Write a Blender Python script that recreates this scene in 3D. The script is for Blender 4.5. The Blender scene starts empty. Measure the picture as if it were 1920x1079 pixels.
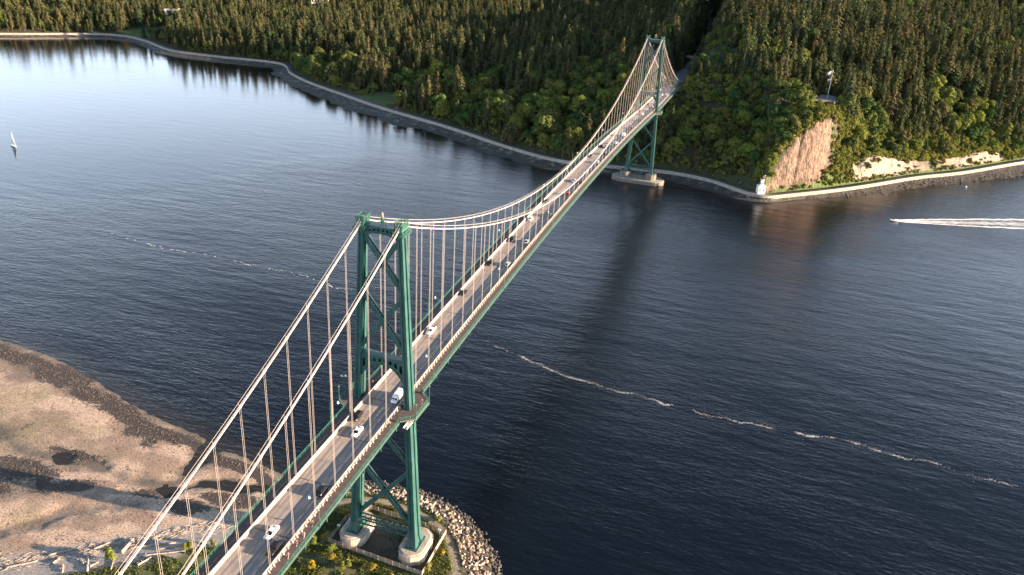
import bpy, bmesh, math, random
import numpy as np
from mathutils import Vector, Matrix

random.seed(7)
RNG = np.random.default_rng(7)
SC = bpy.context.scene
COL = SC.collection
PI = math.pi

# ------------------------------------------------------------------ camera
CAM = Vector((94.8, -186.2, 193.9))
yaw, pit, rol = math.radians(16.888), math.radians(24.567), math.radians(3.608)
FW = Vector((-math.sin(yaw) * math.cos(pit), math.cos(yaw) * math.cos(pit), -math.sin(pit)))
r0 = Vector((math.cos(yaw), math.sin(yaw), 0.0))
u0 = r0.cross(FW)
RT = math.cos(rol) * r0 + math.sin(rol) * u0
UP = -math.sin(rol) * r0 + math.cos(rol) * u0
cam = bpy.data.cameras.new('camera')
cam.sensor_width = 36.0
cam.lens = 36.0 * 1497.0 / 1920.0
cam.clip_start = 1.0
cam.clip_end = 20000.0
cam_o = bpy.data.objects.new('camera', cam)
COL.objects.link(cam_o)
cam_o.matrix_world = Matrix(((RT.x, UP.x, -FW.x, CAM.x), (RT.y, UP.y, -FW.y, CAM.y), (RT.z, UP.z, -FW.z, CAM.z), (0, 0, 0, 1)))
SC.camera = cam_o

# ------------------------------------------------------------------ sky, sun, exposure
SUN_EL, SUN_AZ = 11.0, 83.0          # degrees; azimuth clockwise from the bridge axis (+Y)
HAZE = (7.4, 8.2, 10.0)
world = bpy.data.worlds.new('World')
SC.world = world
world.use_nodes = True
wn, wl = world.node_tree.nodes, world.node_tree.links
sky = wn.new('ShaderNodeTexSky')
sky.sky_type = 'NISHITA'
sky.sun_disc = False
sky.sun_elevation = math.radians(SUN_EL)
sky.sun_rotation = math.radians(SUN_AZ)
sky.altitude = 50
sky.air_density = 1.0
sky.dust_density = 0.15
sky.ozone_density = 1.5
bg = wn['Background']
# pale evening haze lying along the whole horizon, the same on every side
tc = wn.new('ShaderNodeTexCoord'); sxyz = wn.new('ShaderNodeSeparateXYZ'); wl.new(tc.outputs['Generated'], sxyz.inputs[0])
hz = wn.new('ShaderNodeMapRange'); hz.interpolation_type = 'SMOOTHSTEP'
hz.inputs[1].default_value = math.sin(math.radians(30)); hz.inputs[2].default_value = math.sin(math.radians(8)); hz.inputs[3].default_value = 0.0; hz.inputs[4].default_value = 1.0
wl.new(sxyz.outputs[2], hz.inputs[0])
hm = wn.new('ShaderNodeMix'); hm.data_type = 'RGBA'; hm.blend_type = 'ADD'; hm.clamp_result = False
wl.new(hz.outputs[0], hm.inputs[0]); wl.new(sky.outputs[0], hm.inputs[6]); hm.inputs[7].default_value = (HAZE[0], HAZE[1], HAZE[2], 1)
wl.new(hm.outputs[2], bg.inputs[0])
bg.inputs[1].default_value = 0.05

sun = bpy.data.lights.new('sun', 'SUN')
sun.energy = 5.0
sun.angle = math.radians(0.6)
sun.color = (1.0, 0.74, 0.51)
sun_o = bpy.data.objects.new('sun', sun)
COL.objects.link(sun_o)
e, a = math.radians(SUN_EL), math.radians(SUN_AZ)
SDIR = Vector((math.sin(a) * math.cos(e), math.cos(a) * math.cos(e), math.sin(e)))
sun_o.rotation_euler = SDIR.to_track_quat('Z', 'Y').to_euler()
sun_o.location = (600, 200, 300)

SC.view_settings.view_transform = 'Standard'
SC.view_settings.look = 'None'
SC.view_settings.exposure = 2.3
SC.view_settings.gamma = 1.0
SC.view_settings.use_curve_mapping = False
SC.render.engine = 'CYCLES'
SC.cycles.use_denoising = True
SC.cycles.use_adaptive_sampling = False
SC.cycles.max_bounces = 5
SC.cycles.diffuse_bounces = 1
SC.cycles.glossy_bounces = 3
SC.cycles.transparent_max_bounces = 8
SC.cycles.sample_clamp_indirect = 6.0

# ------------------------------------------------------------------ helpers
def project(p):
    """where a world point falls in the photograph (1920 wide); used only to choose which repeats are in view"""
    d = np.asarray(p, float) - np.array(CAM)
    z = d @ np.array(FW)
    z = np.where(z > 1, z, 1)
    return 960 + 1497 * (d @ np.array(RT)) / z, 539.5 - 1497 * (d @ np.array(UP)) / z, z

def _h(ix, iy, s):
    n = (ix * 374761393 + iy * 668265263 + s * 974634777) & 0xffffffff
    n = ((n ^ (n >> 13)) * 1274126177) & 0xffffffff
    return ((n ^ (n >> 16)) & 0xffff) / 65535.0

def vnoise(x, y, s=0):
    x = np.asarray(x, float); y = np.asarray(y, float)
    ix = np.floor(x).astype(np.int64); iy = np.floor(y).astype(np.int64)
    fx = x - ix; fy = y - iy
    fx = fx * fx * (3 - 2 * fx); fy = fy * fy * (3 - 2 * fy)
    a = _h(ix, iy, s); b = _h(ix + 1, iy, s); c = _h(ix, iy + 1, s); d = _h(ix + 1, iy + 1, s)
    return (a + (b - a) * fx) * (1 - fy) + (c + (d - c) * fx) * fy

def fbm(x, y, s=0, o=4):
    v = 0; amp = .5; t = 0
    for i in range(o):
        v = v + amp * vnoise(np.asarray(x) * 2 ** i, np.asarray(y) * 2 ** i, s + i); t += amp; amp *= .5
    return v / t

def sstep(x, a, b):
    t = np.clip((np.asarray(x, float) - a) / (b - a), 0, 1)
    return t * t * (3 - 2 * t)

def poly_dist(px, py, poly):
    """signed distance to a polyline (positive on its left) and the x of the nearest point"""
    px = np.asarray(px, float); py = np.asarray(py, float)
    best = np.full(px.shape, 1e9); sg = np.ones(px.shape); nx = np.zeros(px.shape)
    for (x0, y0), (x1, y1) in zip(poly[:-1], poly[1:]):
        dx, dy = x1 - x0, y1 - y0
        t = np.clip(((px - x0) * dx + (py - y0) * dy) / (dx * dx + dy * dy), 0, 1)
        qx = x0 + t * dx; qy = y0 + t * dy
        d = np.hypot(px - qx, py - qy)
        m = d < best - 1e-9
        best = np.where(m, d, best)
        sg = np.where(m, np.where(dx * (py - y0) - dy * (px - x0) >= 0, 1, -1), sg)
        nx = np.where(m, qx, nx)
    return best * sg, nx

def smooth_poly(p, n=3):
    p = np.array(p, float)
    for _ in range(n):
        q = [p[0]]
        for a, b in zip(p[:-1], p[1:]):
            q += [.75 * a + .25 * b, .25 * a + .75 * b]
        q.append(p[-1]); p = np.array(q)
    return p

def tag(o, label=None, cat=None, group=None, kind=None):
    if label: o['label'] = label
    if cat: o['category'] = cat
    if group: o['group'] = group
    if kind: o['kind'] = kind
    return o

def empty(name, loc=(0, 0, 0), rz=0.0, parent=None):
    o = bpy.data.objects.new(name, None)
    COL.objects.link(o)
    o.location = loc; o.rotation_euler = (0, 0, rz)
    o.empty_display_size = .5
    if parent: o.parent = parent
    return o

def link(name, mesh, parent=None, loc=None, rz=0.0, scale=None):
    o = bpy.data.objects.new(name, mesh)
    COL.objects.link(o)
    if parent: o.parent = parent
    if loc is not None: o.location = loc
    if rz: o.rotation_euler = (0, 0, rz)
    if scale is not None: o.scale = scale
    return o

def copy_tree(o, parent=None):
    c = o.copy(); COL.objects.link(c); c.parent = parent
    for ch in o.children: copy_tree(ch, c)
    return c

class MB:
    def __init__(s): s.v = []; s.f = []; s.m = []
    def add(s, verts, faces, mi=0):
        k = len(s.v); s.v += [tuple(p) for p in verts]
        for f in faces: s.f.append(tuple(i + k for i in f)); s.m.append(mi)
    def box(s, c, size, mat=None, mi=0):
        hx, hy, hz = size[0] / 2, size[1] / 2, size[2] / 2
        vs = [Vector((x, y, z)) for x in (-hx, hx) for y in (-hy, hy) for z in (-hz, hz)]
        if mat is not None: vs = [mat @ p for p in vs]
        s.add([p + Vector(c) for p in vs], [(0, 1, 3, 2), (4, 6, 7, 5), (0, 4, 5, 1), (2, 3, 7, 6), (0, 2, 6, 4), (1, 5, 7, 3)], mi)
    def beam(s, p0, p1, w, h, up=(0, 0, 1), mi=0):
        p0 = Vector(p0); p1 = Vector(p1); d = p1 - p0; L = d.length
        if L < 1e-6: return
        z = d / L; u = Vector(up)
        if abs(z.dot(u)) > .98: u = Vector((0, 1, 0))
        x = u.cross(z).normalized(); y = z.cross(x)
        s.box((p0 + p1) / 2, (w, h, L), Matrix((x, y, z)).transposed(), mi)
    def tube(s, pts, r, n=6, mi=0, caps=True):
        pts = [Vector(p) for p in pts]; rs = r if isinstance(r, (list, tuple)) else [r] * len(pts)
        k = len(s.v); prev = None
        for i, p in enumerate(pts):
            d = (pts[min(i + 1, len(pts) - 1)] - pts[max(i - 1, 0)]).normalized()
            u = Vector((0, 0, 1)) if abs(d.z) < .95 else Vector((0, 1, 0))
            x = u.cross(d).normalized(); y = d.cross(x)
            for j in range(n):
                t = 2 * PI * j / n
                s.v.append(tuple(p + (x * math.cos(t) + y * math.sin(t)) * rs[i]))
        for i in range(len(pts) - 1):
            for j in range(n):
                s.f.append((k + i * n + j, k + i * n + (j + 1) % n, k + (i + 1) * n + (j + 1) % n, k + (i + 1) * n + j)); s.m.append(mi)
        if caps:
            s.f.append(tuple(k + j for j in range(n))[::-1]); s.m.append(mi)
            s.f.append(tuple(k + (len(pts) - 1) * n + j for j in range(n))); s.m.append(mi)
    def rings(s, rings, mi=0, caps=True, mis=None):
        n = len(rings[0]); k = len(s.v)
        for r in rings: s.v += [tuple(p) for p in r]
        for i in range(len(rings) - 1):
            for j in range(n):
                s.f.append((k + i * n + j, k + i * n + (j + 1) % n, k + (i + 1) * n + (j + 1) % n, k + (i + 1) * n + j)); s.m.append(mi)
        if caps:
            s.f.append(tuple(k + j for j in range(n))[::-1]); s.m.append(mi)
            s.f.append(tuple(k + (len(rings) - 1) * n + j for j in range(n))); s.m.append(mi)
    def mesh(s, name, mats, smooth=False, fix=True):
        me = bpy.data.meshes.new(name)
        me.from_pydata(s.v, [], s.f)
        for m in (mats if isinstance(mats, (list, tuple)) else [mats]): me.materials.append(m)
        if any(s.m): me.polygons.foreach_set('material_index', s.m)
        if fix:
            bm = bmesh.new(); bm.from_mesh(me); bmesh.ops.recalc_face_normals(bm, faces=bm.faces); bm.to_mesh(me); bm.free()
        if smooth: me.polygons.foreach_set('use_smooth', [True] * len(me.polygons))
        me.update()
        return me
    def build(s, name, mats, parent=None, smooth=False, **k):
        return link(name, s.mesh(name, mats, smooth), parent, **k)

def np_mesh(name, verts, faces, mats, smooth=False):
    """quads/tris given as numpy arrays"""
    me = bpy.data.meshes.new(name)
    nf, k = faces.shape
    me.vertices.add(len(verts)); me.vertices.foreach_set('co', np.ascontiguousarray(verts, dtype=np.float32).ravel())
    me.loops.add(nf * k); me.loops.foreach_set('vertex_index', np.ascontiguousarray(faces, dtype=np.int32).ravel())
    me.polygons.add(nf); me.polygons.foreach_set('loop_start', np.arange(0, nf * k, k, dtype=np.int32))
    me.polygons.foreach_set('loop_total', np.full(nf, k, dtype=np.int32))
    if smooth: me.polygons.foreach_set('use_smooth', np.ones(nf, dtype=bool))
    for m in (mats if isinstance(mats, (list, tuple)) else [mats]): me.materials.append(m)
    me.update(calc_edges=True)
    me.validate()
    return me

def vattr(me, name, data, kind='FLOAT'):
    at = me.attributes.new(name, kind, 'POINT')
    if kind == 'FLOAT': at.data.foreach_set('value', np.ascontiguousarray(data, dtype=np.float32))
    elif kind == 'FLOAT_VECTOR': at.data.foreach_set('vector', np.ascontiguousarray(data, dtype=np.float32).ravel())
    elif kind == 'INT': at.data.foreach_set('value', np.ascontiguousarray(data, dtype=np.int32))
    else:
        c = np.ones((len(data), 4), dtype=np.float32); c[:, :3] = data
        at.data.foreach_set('color', c.ravel())

# ------------------------------------------------------------------ materials
def new_mat(name):
    m = bpy.data.materials.new(name); m.use_nodes = True
    return m, m.node_tree.nodes, m.node_tree.links, m.node_tree.nodes['Principled BSDF']

def noise_node(n, l, scale, detail=4, vec=None, rough=.55):
    t = n.new('ShaderNodeTexNoise'); t.inputs['Scale'].default_value = scale
    t.inputs['Detail'].default_value = detail; t.inputs['Roughness'].default_value = rough
    if vec is not None: l.new(vec, t.inputs['Vector'])
    return t

def mixc(n, l, f, a, b, mode='MIX'):
    m = n.new('ShaderNodeMix'); m.data_type = 'RGBA'; m.blend_type = mode
    for s_, v in ((m.inputs[0], f), (m.inputs[6], a), (m.inputs[7], b)):
        if isinstance(v, (int, float)): s_.default_value = v
        elif isinstance(v, tuple): s_.default_value = (*v, 1) if len(v) == 3 else v
        else: l.new(v, s_)
    return m.outputs[2]

def ramp(n, l, f, a, b):
    r = n.new('ShaderNodeMapRange'); r.inputs[1].default_value = a; r.inputs[2].default_value = b
    l.new(f, r.inputs[0]); return r.outputs[0]

def M(name, col, col2=None, rough=.6, metal=0.0, scale=.6, lo=.35, hi=.7, bump=0.0, bscale=None, world_pos=True, rand=0.0):
    m, n, l, b = new_mat(name)
    b.inputs['Roughness'].default_value = rough; b.inputs['Metallic'].default_value = metal
    if world_pos: vec = n.new('ShaderNodeNewGeometry').outputs['Position']
    else: vec = n.new('ShaderNodeTexCoord').outputs['Object']
    if col2 is None: col2 = tuple(c * .72 for c in col)
    t = noise_node(n, l, scale, 6, vec)
    c = mixc(n, l, ramp(n, l, t.outputs[0], lo, hi), col, col2)
    if rand:
        oi = n.new('ShaderNodeObjectInfo'); hs = n.new('ShaderNodeHueSaturation')
        mr = n.new('ShaderNodeMapRange'); mr.inputs[3].default_value = 1 - rand; mr.inputs[4].default_value = 1 + rand
        l.new(oi.outputs['Random'], mr.inputs[0]); l.new(mr.outputs[0], hs.inputs['Value']); l.new(c, hs.inputs['Color']); c = hs.outputs[0]
    l.new(c, b.inputs['Base Color'])
    if bump:
        t2 = noise_node(n, l, bscale or scale * 6, 6, vec)
        bp = n.new('ShaderNodeBump'); bp.inputs['Strength'].default_value = 1.0; bp.inputs['Distance'].default_value = bump
        l.new(t2.outputs[0], bp.inputs['Height']); l.new(bp.outputs[0], b.inputs['Normal'])
    return m

def leaf_mat(name, cols, translucent=.25, rand_v=.35):
    m, n, l, b = new_mat(name)
    n.remove(b)
    oi = n.new('ShaderNodeObjectInfo')
    cr = n.new('ShaderNodeValToRGB'); cr.color_ramp.interpolation = 'LINEAR'
    els = cr.color_ramp.elements
    while len(els) < len(cols): els.new(.5)
    for i, c in enumerate(cols): els[i].position = i / (len(cols) - 1); els[i].color = (*c, 1)
    l.new(oi.outputs['Random'], cr.inputs[0])
    at = n.new('ShaderNodeAttribute'); at.attribute_name = 'tone'
    mr = n.new('ShaderNodeMapRange'); mr.inputs[3].default_value = 1 - rand_v; mr.inputs[4].default_value = 1 + rand_v
    l.new(at.outputs['Fac'], mr.inputs[0])
    hs = n.new('ShaderNodeHueSaturation'); l.new(mr.outputs[0], hs.inputs['Value']); l.new(cr.outputs[0], hs.inputs['Color'])
    d = n.new('ShaderNodeBsdfDiffuse'); t = n.new('ShaderNodeBsdfTranslucent'); mx = n.new('ShaderNodeMixShader')
    l.new(hs.outputs[0], d.inputs[0]); l.new(hs.outputs[0], t.inputs[0]); mx.inputs[0].default_value = translucent
    l.new(d.outputs[0], mx.inputs[1]); l.new(t.outputs[0], mx.inputs[2])
    l.new(mx.outputs[0], n['Material Output'].inputs[0])
    return m

GREEN = M('bridge_green_paint', (0.026, 0.092, 0.083), (0.016, 0.060, 0.055), rough=.42, scale=.35)
def weather(m, rust, lo, hi):
    """rust runs and chalked paint, long in the fall direction"""
    n, l = m.node_tree.nodes, m.node_tree.links; b = n['Principled BSDF']
    src = b.inputs['Base Color'].links[0].from_socket
    mp = n.new('ShaderNodeMapping'); mp.inputs['Scale'].default_value = (1.3, 1.3, .16); l.new(n.new('ShaderNodeNewGeometry').outputs['Position'], mp.inputs[0])
    t = noise_node(n, l, 1.0, 7, mp.outputs[0], .65)
    c = mixc(n, l, ramp(n, l, t.outputs[0], lo, hi), src, rust)
    t2 = noise_node(n, l, .7, 5, mp.outputs[0], .6)
    c = mixc(n, l, ramp(n, l, t2.outputs[0], .52, .75), c, (0.060, 0.135, 0.120))
    l.new(c, b.inputs['Base Color'])
weather(GREEN, (0.070, 0.050, 0.036), .60, .76)
GREENL = M('railing_green_paint', (0.036, 0.135, 0.10), (0.028, 0.105, 0.08), rough=.45, scale=.4)
CABLE = M('cable_white_paint', (0.47, 0.42, 0.395), (0.38, 0.335, 0.315), rough=.5, scale=.8)
ROPE = M('hanger_rope_steel', (0.40, 0.35, 0.32), (0.31, 0.27, 0.25), rough=.5, scale=.8)
BARRIER = M('barrier_paint', (0.47, 0.41, 0.36), (0.36, 0.31, 0.27), rough=.55, scale=.7)
SIDEW = M('sidewalk_surface', (0.115, 0.088, 0.082), (0.085, 0.066, 0.064), rough=.85, scale=.5)
STEEL = M('galvanised_steel', (0.45, 0.45, 0.44), rough=.4, metal=.5)
CONC = M('pier_concrete', (0.40, 0.345, 0.285), (0.25, 0.21, 0.17), rough=.85, scale=.35, bump=.08, bscale=1.4)
CONCD = M('wet_pier_concrete', (0.16, 0.14, 0.115), (0.10, 0.09, 0.075), rough=.7, scale=.4, bump=.1, bscale=1.2)
YELLOW = M('lane_paint_yellow', (0.62, 0.44, 0.17), (0.50, 0.37, 0.17), rough=.7, scale=3)
WHITE = M('white_paint', (0.78, 0.77, 0.74), (0.70, 0.69, 0.66), rough=.5)
GLASSD = M('dark_glass', (0.015, 0.018, 0.022), rough=.08)
RUBBER = M('rubber', (0.02, 0.02, 0.02), rough=.8)
RED = M('red_lamp', (0.45, 0.03, 0.02), rough=.4)
BARK = M('bark', (0.11, 0.075, 0.05), (0.06, 0.042, 0.03), rough=.9, scale=2)
# ================================================================== THE SETTING
# ---- water
WATER_SLICK = True
def water_mat():
    m, n, l, b = new_mat('sea_water')
    b.inputs['IOR'].default_value = 1.34
    pos = n.new('ShaderNodeNewGeometry').outputs['Position']
    def mapped(rz, sx, sy):
        mp = n.new('ShaderNodeMapping'); mp.inputs['Rotation'].default_value = (0, 0, rz); mp.inputs['Scale'].default_value = (sx, sy, 1)
        l.new(pos, mp.inputs[0]); return mp.outputs[0]
    # wave trains: wind ripples (long crests) over a low chop
    big = noise_node(n, l, 1.0, 3, mapped(math.radians(-24), .035, .12))
    mid = noise_node(n, l, 1.0, 4, mapped(math.radians(-30), .19, .60))
    fin = noise_node(n, l, 1.0, 3, mapped(math.radians(-15), .7, 1.6))
    cur = noise_node(n, l, 1.0, 4, mapped(math.radians(10), .006, .012))     # current patches: calmer and rougher water
    calm = ramp(n, l, cur.outputs[0], .36, .64)
    def mul(a, v):
        k = n.new('ShaderNodeMath'); k.operation = 'MULTIPLY'; l.new(a, k.inputs[0])
        if isinstance(v, float): k.inputs[1].default_value = v
        else: l.new(v, k.inputs[1])
        return k.outputs[0]
    def add(a, v):
        k = n.new('ShaderNodeMath'); k.operation = 'ADD'; l.new(a, k.inputs[0])
        if isinstance(v, float): k.inputs[1].default_value = v
        else: l.new(v, k.inputs[1])
        return k.outputs[0]
    at2 = n.new('ShaderNodeAttribute'); at2.attribute_name = 'lee'       # sheltered bay: only faint ripples
    lee = n.new('ShaderNodeMath'); lee.operation = 'MULTIPLY_ADD'; l.new(at2.outputs['Fac'], lee.inputs[0]); lee.inputs[1].default_value = -.80; lee.inputs[2].default_value = 1.0
    lee = lee.outputs[0]
    amp = mul(add(mul(calm, .75), .35), lee)
    h = add(add(mul(mul(big.outputs[0], .8), lee), mul(mul(mid.outputs[0], .55), amp)), mul(mul(fin.outputs[0], .16), amp))
    bp = n.new('ShaderNodeBump'); bp.inputs['Strength'].default_value = 1.0; bp.inputs['Distance'].default_value = .54
    l.new(h, bp.inputs['Height']); l.new(bp.outputs[0], b.inputs['Normal'])
    # silt carried near the shores and along the current line
    at = n.new('ShaderNodeAttribute'); at.attribute_name = 'silt'
    c = mixc(n, l, ramp(n, l, cur.outputs[0], .35, .65), (0.0022, 0.0040, 0.0078), (0.0034, 0.0050, 0.0086))
    c = mixc(n, l, at.outputs['Fac'], c, (0.040, 0.032, 0.021))
    l.new(c, b.inputs['Base Color'])
    rg = n.new('ShaderNodeMapRange'); l.new(at2.outputs['Fac'], rg.inputs[0]); rg.inputs[3].default_value = .20; rg.inputs[4].default_value = .09; l.new(rg.outputs[0], b.inputs['Roughness'])
    return m

WALL = [(-1900, 150), (-1500, 380), (-1200, 560), (-984, 730), (-935, 778), (-886, 823), (-850, 828), (-817, 818), (-776, 798), (-737, 772), (-698, 755), (-639, 757), (-588, 764),
        (-539, 768), (-512, 742), (-494, 714), (-436, 669), (-374, 635), (-315, 600), (-265, 577), (-200, 549), (-130, 508), (-71, 484), (-25, 494), (20, 503),
        (57, 497), (80, 480), (97, 468), (106, 467), (117, 478), (132, 492), (162, 520), (195, 556), (235, 604), (276, 640), (323, 696), (349, 726), (420, 800), (560, 930), (800, 1120), (1100, 1300)]
WALL = smooth_poly(WALL, 2)
SHORE_N = [(-420, 78), (-300, 60), (-228, 55), (-209, 55), (-183, 50), (-154, 41), (-127, 33), (-106, 29.5), (-94.6, 28.3), (-88, 26), (-82, 23.5), (-68, 23), (-59, 21), (-50, 18.5), (-40, 19),
           (-29, 26.6), (-20, 30.4), (-8, 32.1), (7.7, 30.5), (20.3, 24.8), (30.6, 16), (39.6, 4), (46, -10), (52, -40), (60, -90), (72, -300)]
SHORE_N = smooth_poly(SHORE_N, 2)[::-1]       # walk from right to left: land on the left-hand side
xs = np.unique(np.concatenate([np.linspace(-420, 420, 141), np.linspace(-9000, -420, 12), np.linspace(420, 9000, 12)]))
ys = np.unique(np.concatenate([np.linspace(-120, 900, 171), np.linspace(-6000, -120, 8), np.linspace(900, 12000, 12)]))
GX, GY = np.meshgrid(xs, ys)
dn, _ = poly_dist(GX, GY, SHORE_N)
df, fx = poly_dist(GX, GY, WALL)
LEE = smooth_poly([(900, 640), (-85, 560), (-210, 480), (-220, 360), (-260, 250), (-360, 180), (-600, 90), (-1500, -100)][::-1], 2)
lee, _ = poly_dist(GX, GY, LEE)
lee = sstep(lee + (fbm(GX / 90, GY / 90, 7, 3) - .5) * 160, -60, 150)
silt = .55 * np.clip(1 + dn / 14, 0, 1) * (GX < -35) + .22 * np.clip(1 + df / 45, 0, 1) * (GX > 110)
nxs, nys = len(xs), len(ys)
idx = np.arange(nxs * nys).reshape(nys, nxs)
F = np.stack([idx[:-1, :-1], idx[:-1, 1:], idx[1:, 1:], idx[1:, :-1]], -1).reshape(-1, 4)
me = np_mesh('water', np.stack([GX.ravel(), GY.ravel(), np.zeros(GX.size)], 1), F, water_mat(), True)
vattr(me, 'silt', silt.ravel()); vattr(me, 'lee', lee.ravel())
tag(link('water', me), kind='structure')

# ---- far shore terrain (forested headland)
XK = [-1900, -1000, -700, -520, -300, -150, -60, 0, 60, 95, 115, 135, 150, 175, 230, 350, 700]
HK = [12, 12, 16, 20, 30, 46, 56, 60, 63, 62, 60, 60, 60, 60, 60, 62, 60]
DK = [140, 120, 150, 160, 190, 150, 110, 88, 66, 44, 34, 30, 30, 36, 62, 90, 120]
def road_z(y):
    return np.where(y < 660, 55.3, np.where(y < 900, 55.3 - .018 * (y - 660), 51 + .0 * y))
def road_x(y):
    return np.where(y < 690, 0.0, -6e-5 * (y - 690) ** 2 - .01 * (y - 690))
def cliff_shape(nx):
    hc = np.interp(nx, [97, 103, 112, 124, 143, 156, 168, 178, 190], [0, 5, 16, 31, 47, 53, 55, 48, 0])
    d0 = np.interp(nx, [100, 146, 158, 168, 185], [9.3, 9.6, 12.5, 17, 22]); d1 = np.interp(nx, [100, 120, 143, 168, 185], [15, 18, 21, 27, 34])
    return hc, d0, d1
def cliff_mask(x, y, d, nx):
    hc, d0, d1 = cliff_shape(nx)
    w = (fbm(x / 8, y / 8, 31, 3) - .5) * 5; w2 = (fbm(x / 10, y / 10, 33, 3) - .5) * 14
    return sstep(d + w * .3, d0 - .4, d0 + .8) * (1 - sstep(d + w, d1 - 1, d1 + 3)) * sstep(nx + w2 * .6 - 2.5 * np.maximum(d - 9.5, 0), 104, 110) * (1 - sstep(nx + w2, 166, 174))
def bluff_h(nx):
    return np.interp(nx, [180, 186, 193, 203, 215, 230, 243, 262, 288, 308, 328, 340, 380], [0, 4, 15, 19, 16, 11, 4, 3, 5, 9, 9, 2, 2])
def ground_far(x, y, fine=False):
    d, nx = poly_dist(x, y, WALL)
    H = np.interp(nx, XK, HK); D = np.interp(nx, XK, DK)
    dd = np.maximum(d - 9, 0)
    z = 4.3 + H * (1 - np.exp(-dd / D))
    bh = bluff_h(nx)
    z = np.maximum(z, 4.3 + bh * sstep(d, 9.5, 17) )
    hc, d0, d1 = cliff_shape(nx)
    t_ = np.clip((d - d0) / (d1 - d0), 0, 1)
    z = np.maximum(z, 4.3 + hc * (.35 * t_ + .65 * sstep(t_, 0, 1)))
    z = z + (fbm(x / 60, y / 60, 3) - .5) * 14 * sstep(d, 30, 160) + (fbm(x / 260, y / 260, 9) - .5) * 30 * sstep(d, 150, 400)
    z = z + 30 * np.exp(-((x - 190) / 230) ** 2) * sstep(d, 60, 230) + np.interp(x, [-700, -300, 100, 500], [0, 22, 55, 70]) * sstep(d, 200, 750)
    cm = cliff_mask(x, y, d, nx)
    if fine:
        # ribs and gullies run down the face
        s = nx * 1.0
        z = z + cm * ((fbm(s / 3.0 - d / 5, d / 14, 41, 4) - .5) * 13 + (np.abs(fbm(s / 7 - d / 9, d / 30 + 5, 47, 3) - .5)) * 7)
        zl = z + (fbm(x / 9, y / 9, 43, 3) - .5) * 6
        z = z + cm * ((zl / 5.2) % 1.0 - .5) * 4.6          # ledges
        z = z + sstep(bh, 2, 6) * sstep(d, 9.5, 12) * (1 - sstep(d, 17, 22)) * (fbm(x / 4, y / 4, 51, 4) - .5) * 4.5
    # verge and path bench
    z = np.where(d < 9.0, 3.2 + 1.1 * sstep(d, 6.5, 9), z)
    z = np.where(d < 0, 3.2 + d * 1.6, z)
    # road cut through the wood
    rx = road_x(y); k = (1 - sstep(np.abs(x - rx), 11, 26)) * sstep(y, 628, 665)
    z = z * (1 - k) + (road_z(y) - .5) * k
    # view-point terrace
    k = 1 - sstep(np.hypot((x - 142) / 1.0, (y - 612) / 1.5), 15, 50)
    z = z * (1 - k) + 61.4 * k
    # meadow
    k = (1 - sstep(np.hypot((x + 312) / 38, (y - 626) / 24), .8, 1.25)) * (d > 9)
    z = z * (1 - k) + (4.5 + .02 * np.maximum(d - 9, 0)) * k
    return z, d, nx, cm, bh

def terrain_mat():
    m, n, l, b = new_mat('headland_ground')
    b.inputs['Roughness'].default_value = .92
    pos = n.new('ShaderNodeNewGeometry').outputs['Position']
    a_r = n.new('ShaderNodeAttribute'); a_r.attribute_name = 'rock'
    a_g = n.new('ShaderNodeAttribute'); a_g.attribute_name = 'grass'
    t = noise_node(n, l, .22, 8, pos); t2 = noise_node(n, l, 1.1, 6, pos)
    soil = mixc(n, l, ramp(n, l, t.outputs[0], .35, .65), (0.045, 0.042, 0.022), (0.030, 0.045, 0.014))
    grass = mixc(n, l, ramp(n, l, t2.outputs[0], .35, .65), (0.060, 0.105, 0.022), (0.085, 0.115, 0.032))
    mp = n.new('ShaderNodeMapping'); mp.inputs['Scale'].default_value = (.42, .42, .13); mp.inputs['Rotation'].default_value = (.45, .3, 0); l.new(pos, mp.inputs[0])
    tr = noise_node(n, l, 1.0, 8, mp.outputs[0], .62)
    a_p = n.new('ShaderNodeAttribute'); a_p.attribute_name = 'pale'
    rock = mixc(n, l, ramp(n, l, tr.outputs[0], .36, .54), (0.055, 0.036, 0.026), (0.215, 0.140, 0.100))
    vo = n.new('ShaderNodeTexVoronoi'); vo.feature = 'DISTANCE_TO_EDGE'; vo.inputs['Scale'].default_value = 1.0
    mpv = n.new('ShaderNodeMapping'); mpv.inputs['Scale'].default_value = (.34, .34, .16); mpv.inputs['Rotation'].default_value = (.5, .35, .2); l.new(pos, mpv.inputs[0]); l.new(mpv.outputs[0], vo.inputs['Vector'])
    rock = mixc(n, l, ramp(n, l, vo.outputs[0], .09, .0), rock, (0.035, 0.026, 0.020))
    t3 = noise_node(n, l, .09, 6, pos, .6)
    rock = mixc(n, l, ramp(n, l, t3.outputs[0], .54, .66), rock, (0.085, 0.062, 0.044))
    palr = mixc(n, l, ramp(n, l, tr.outputs[0], .34, .50), (0.15, 0.105, 0.078), (0.32, 0.245, 0.195))
    rock = mixc(n, l, a_p.outputs['Fac'], rock, palr)
    rock = mixc(n, l, ramp(n, l, t2.outputs[0], .58, .75), rock, (0.30, 0.21, 0.13))
    c = mixc(n, l, a_g.outputs['Fac'], soil, grass)
    c = mixc(n, l, a_r.outputs['Fac'], c, rock)
    l.new(c, b.inputs['Base Color'])
    bp = n.new('ShaderNodeBump'); bp.inputs['Distance'].default_value = 1.6; bp.inputs['Strength'].default_value = 1
    l.new(tr.outputs[0], bp.inputs['Height']); l.new(bp.outputs[0], b.inputs['Normal'])
    return m
TERR = terrain_mat()
PX0, PX1, PY0, PY1 = 40, 358, 455, 735       # fine patch round the bluffs
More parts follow.
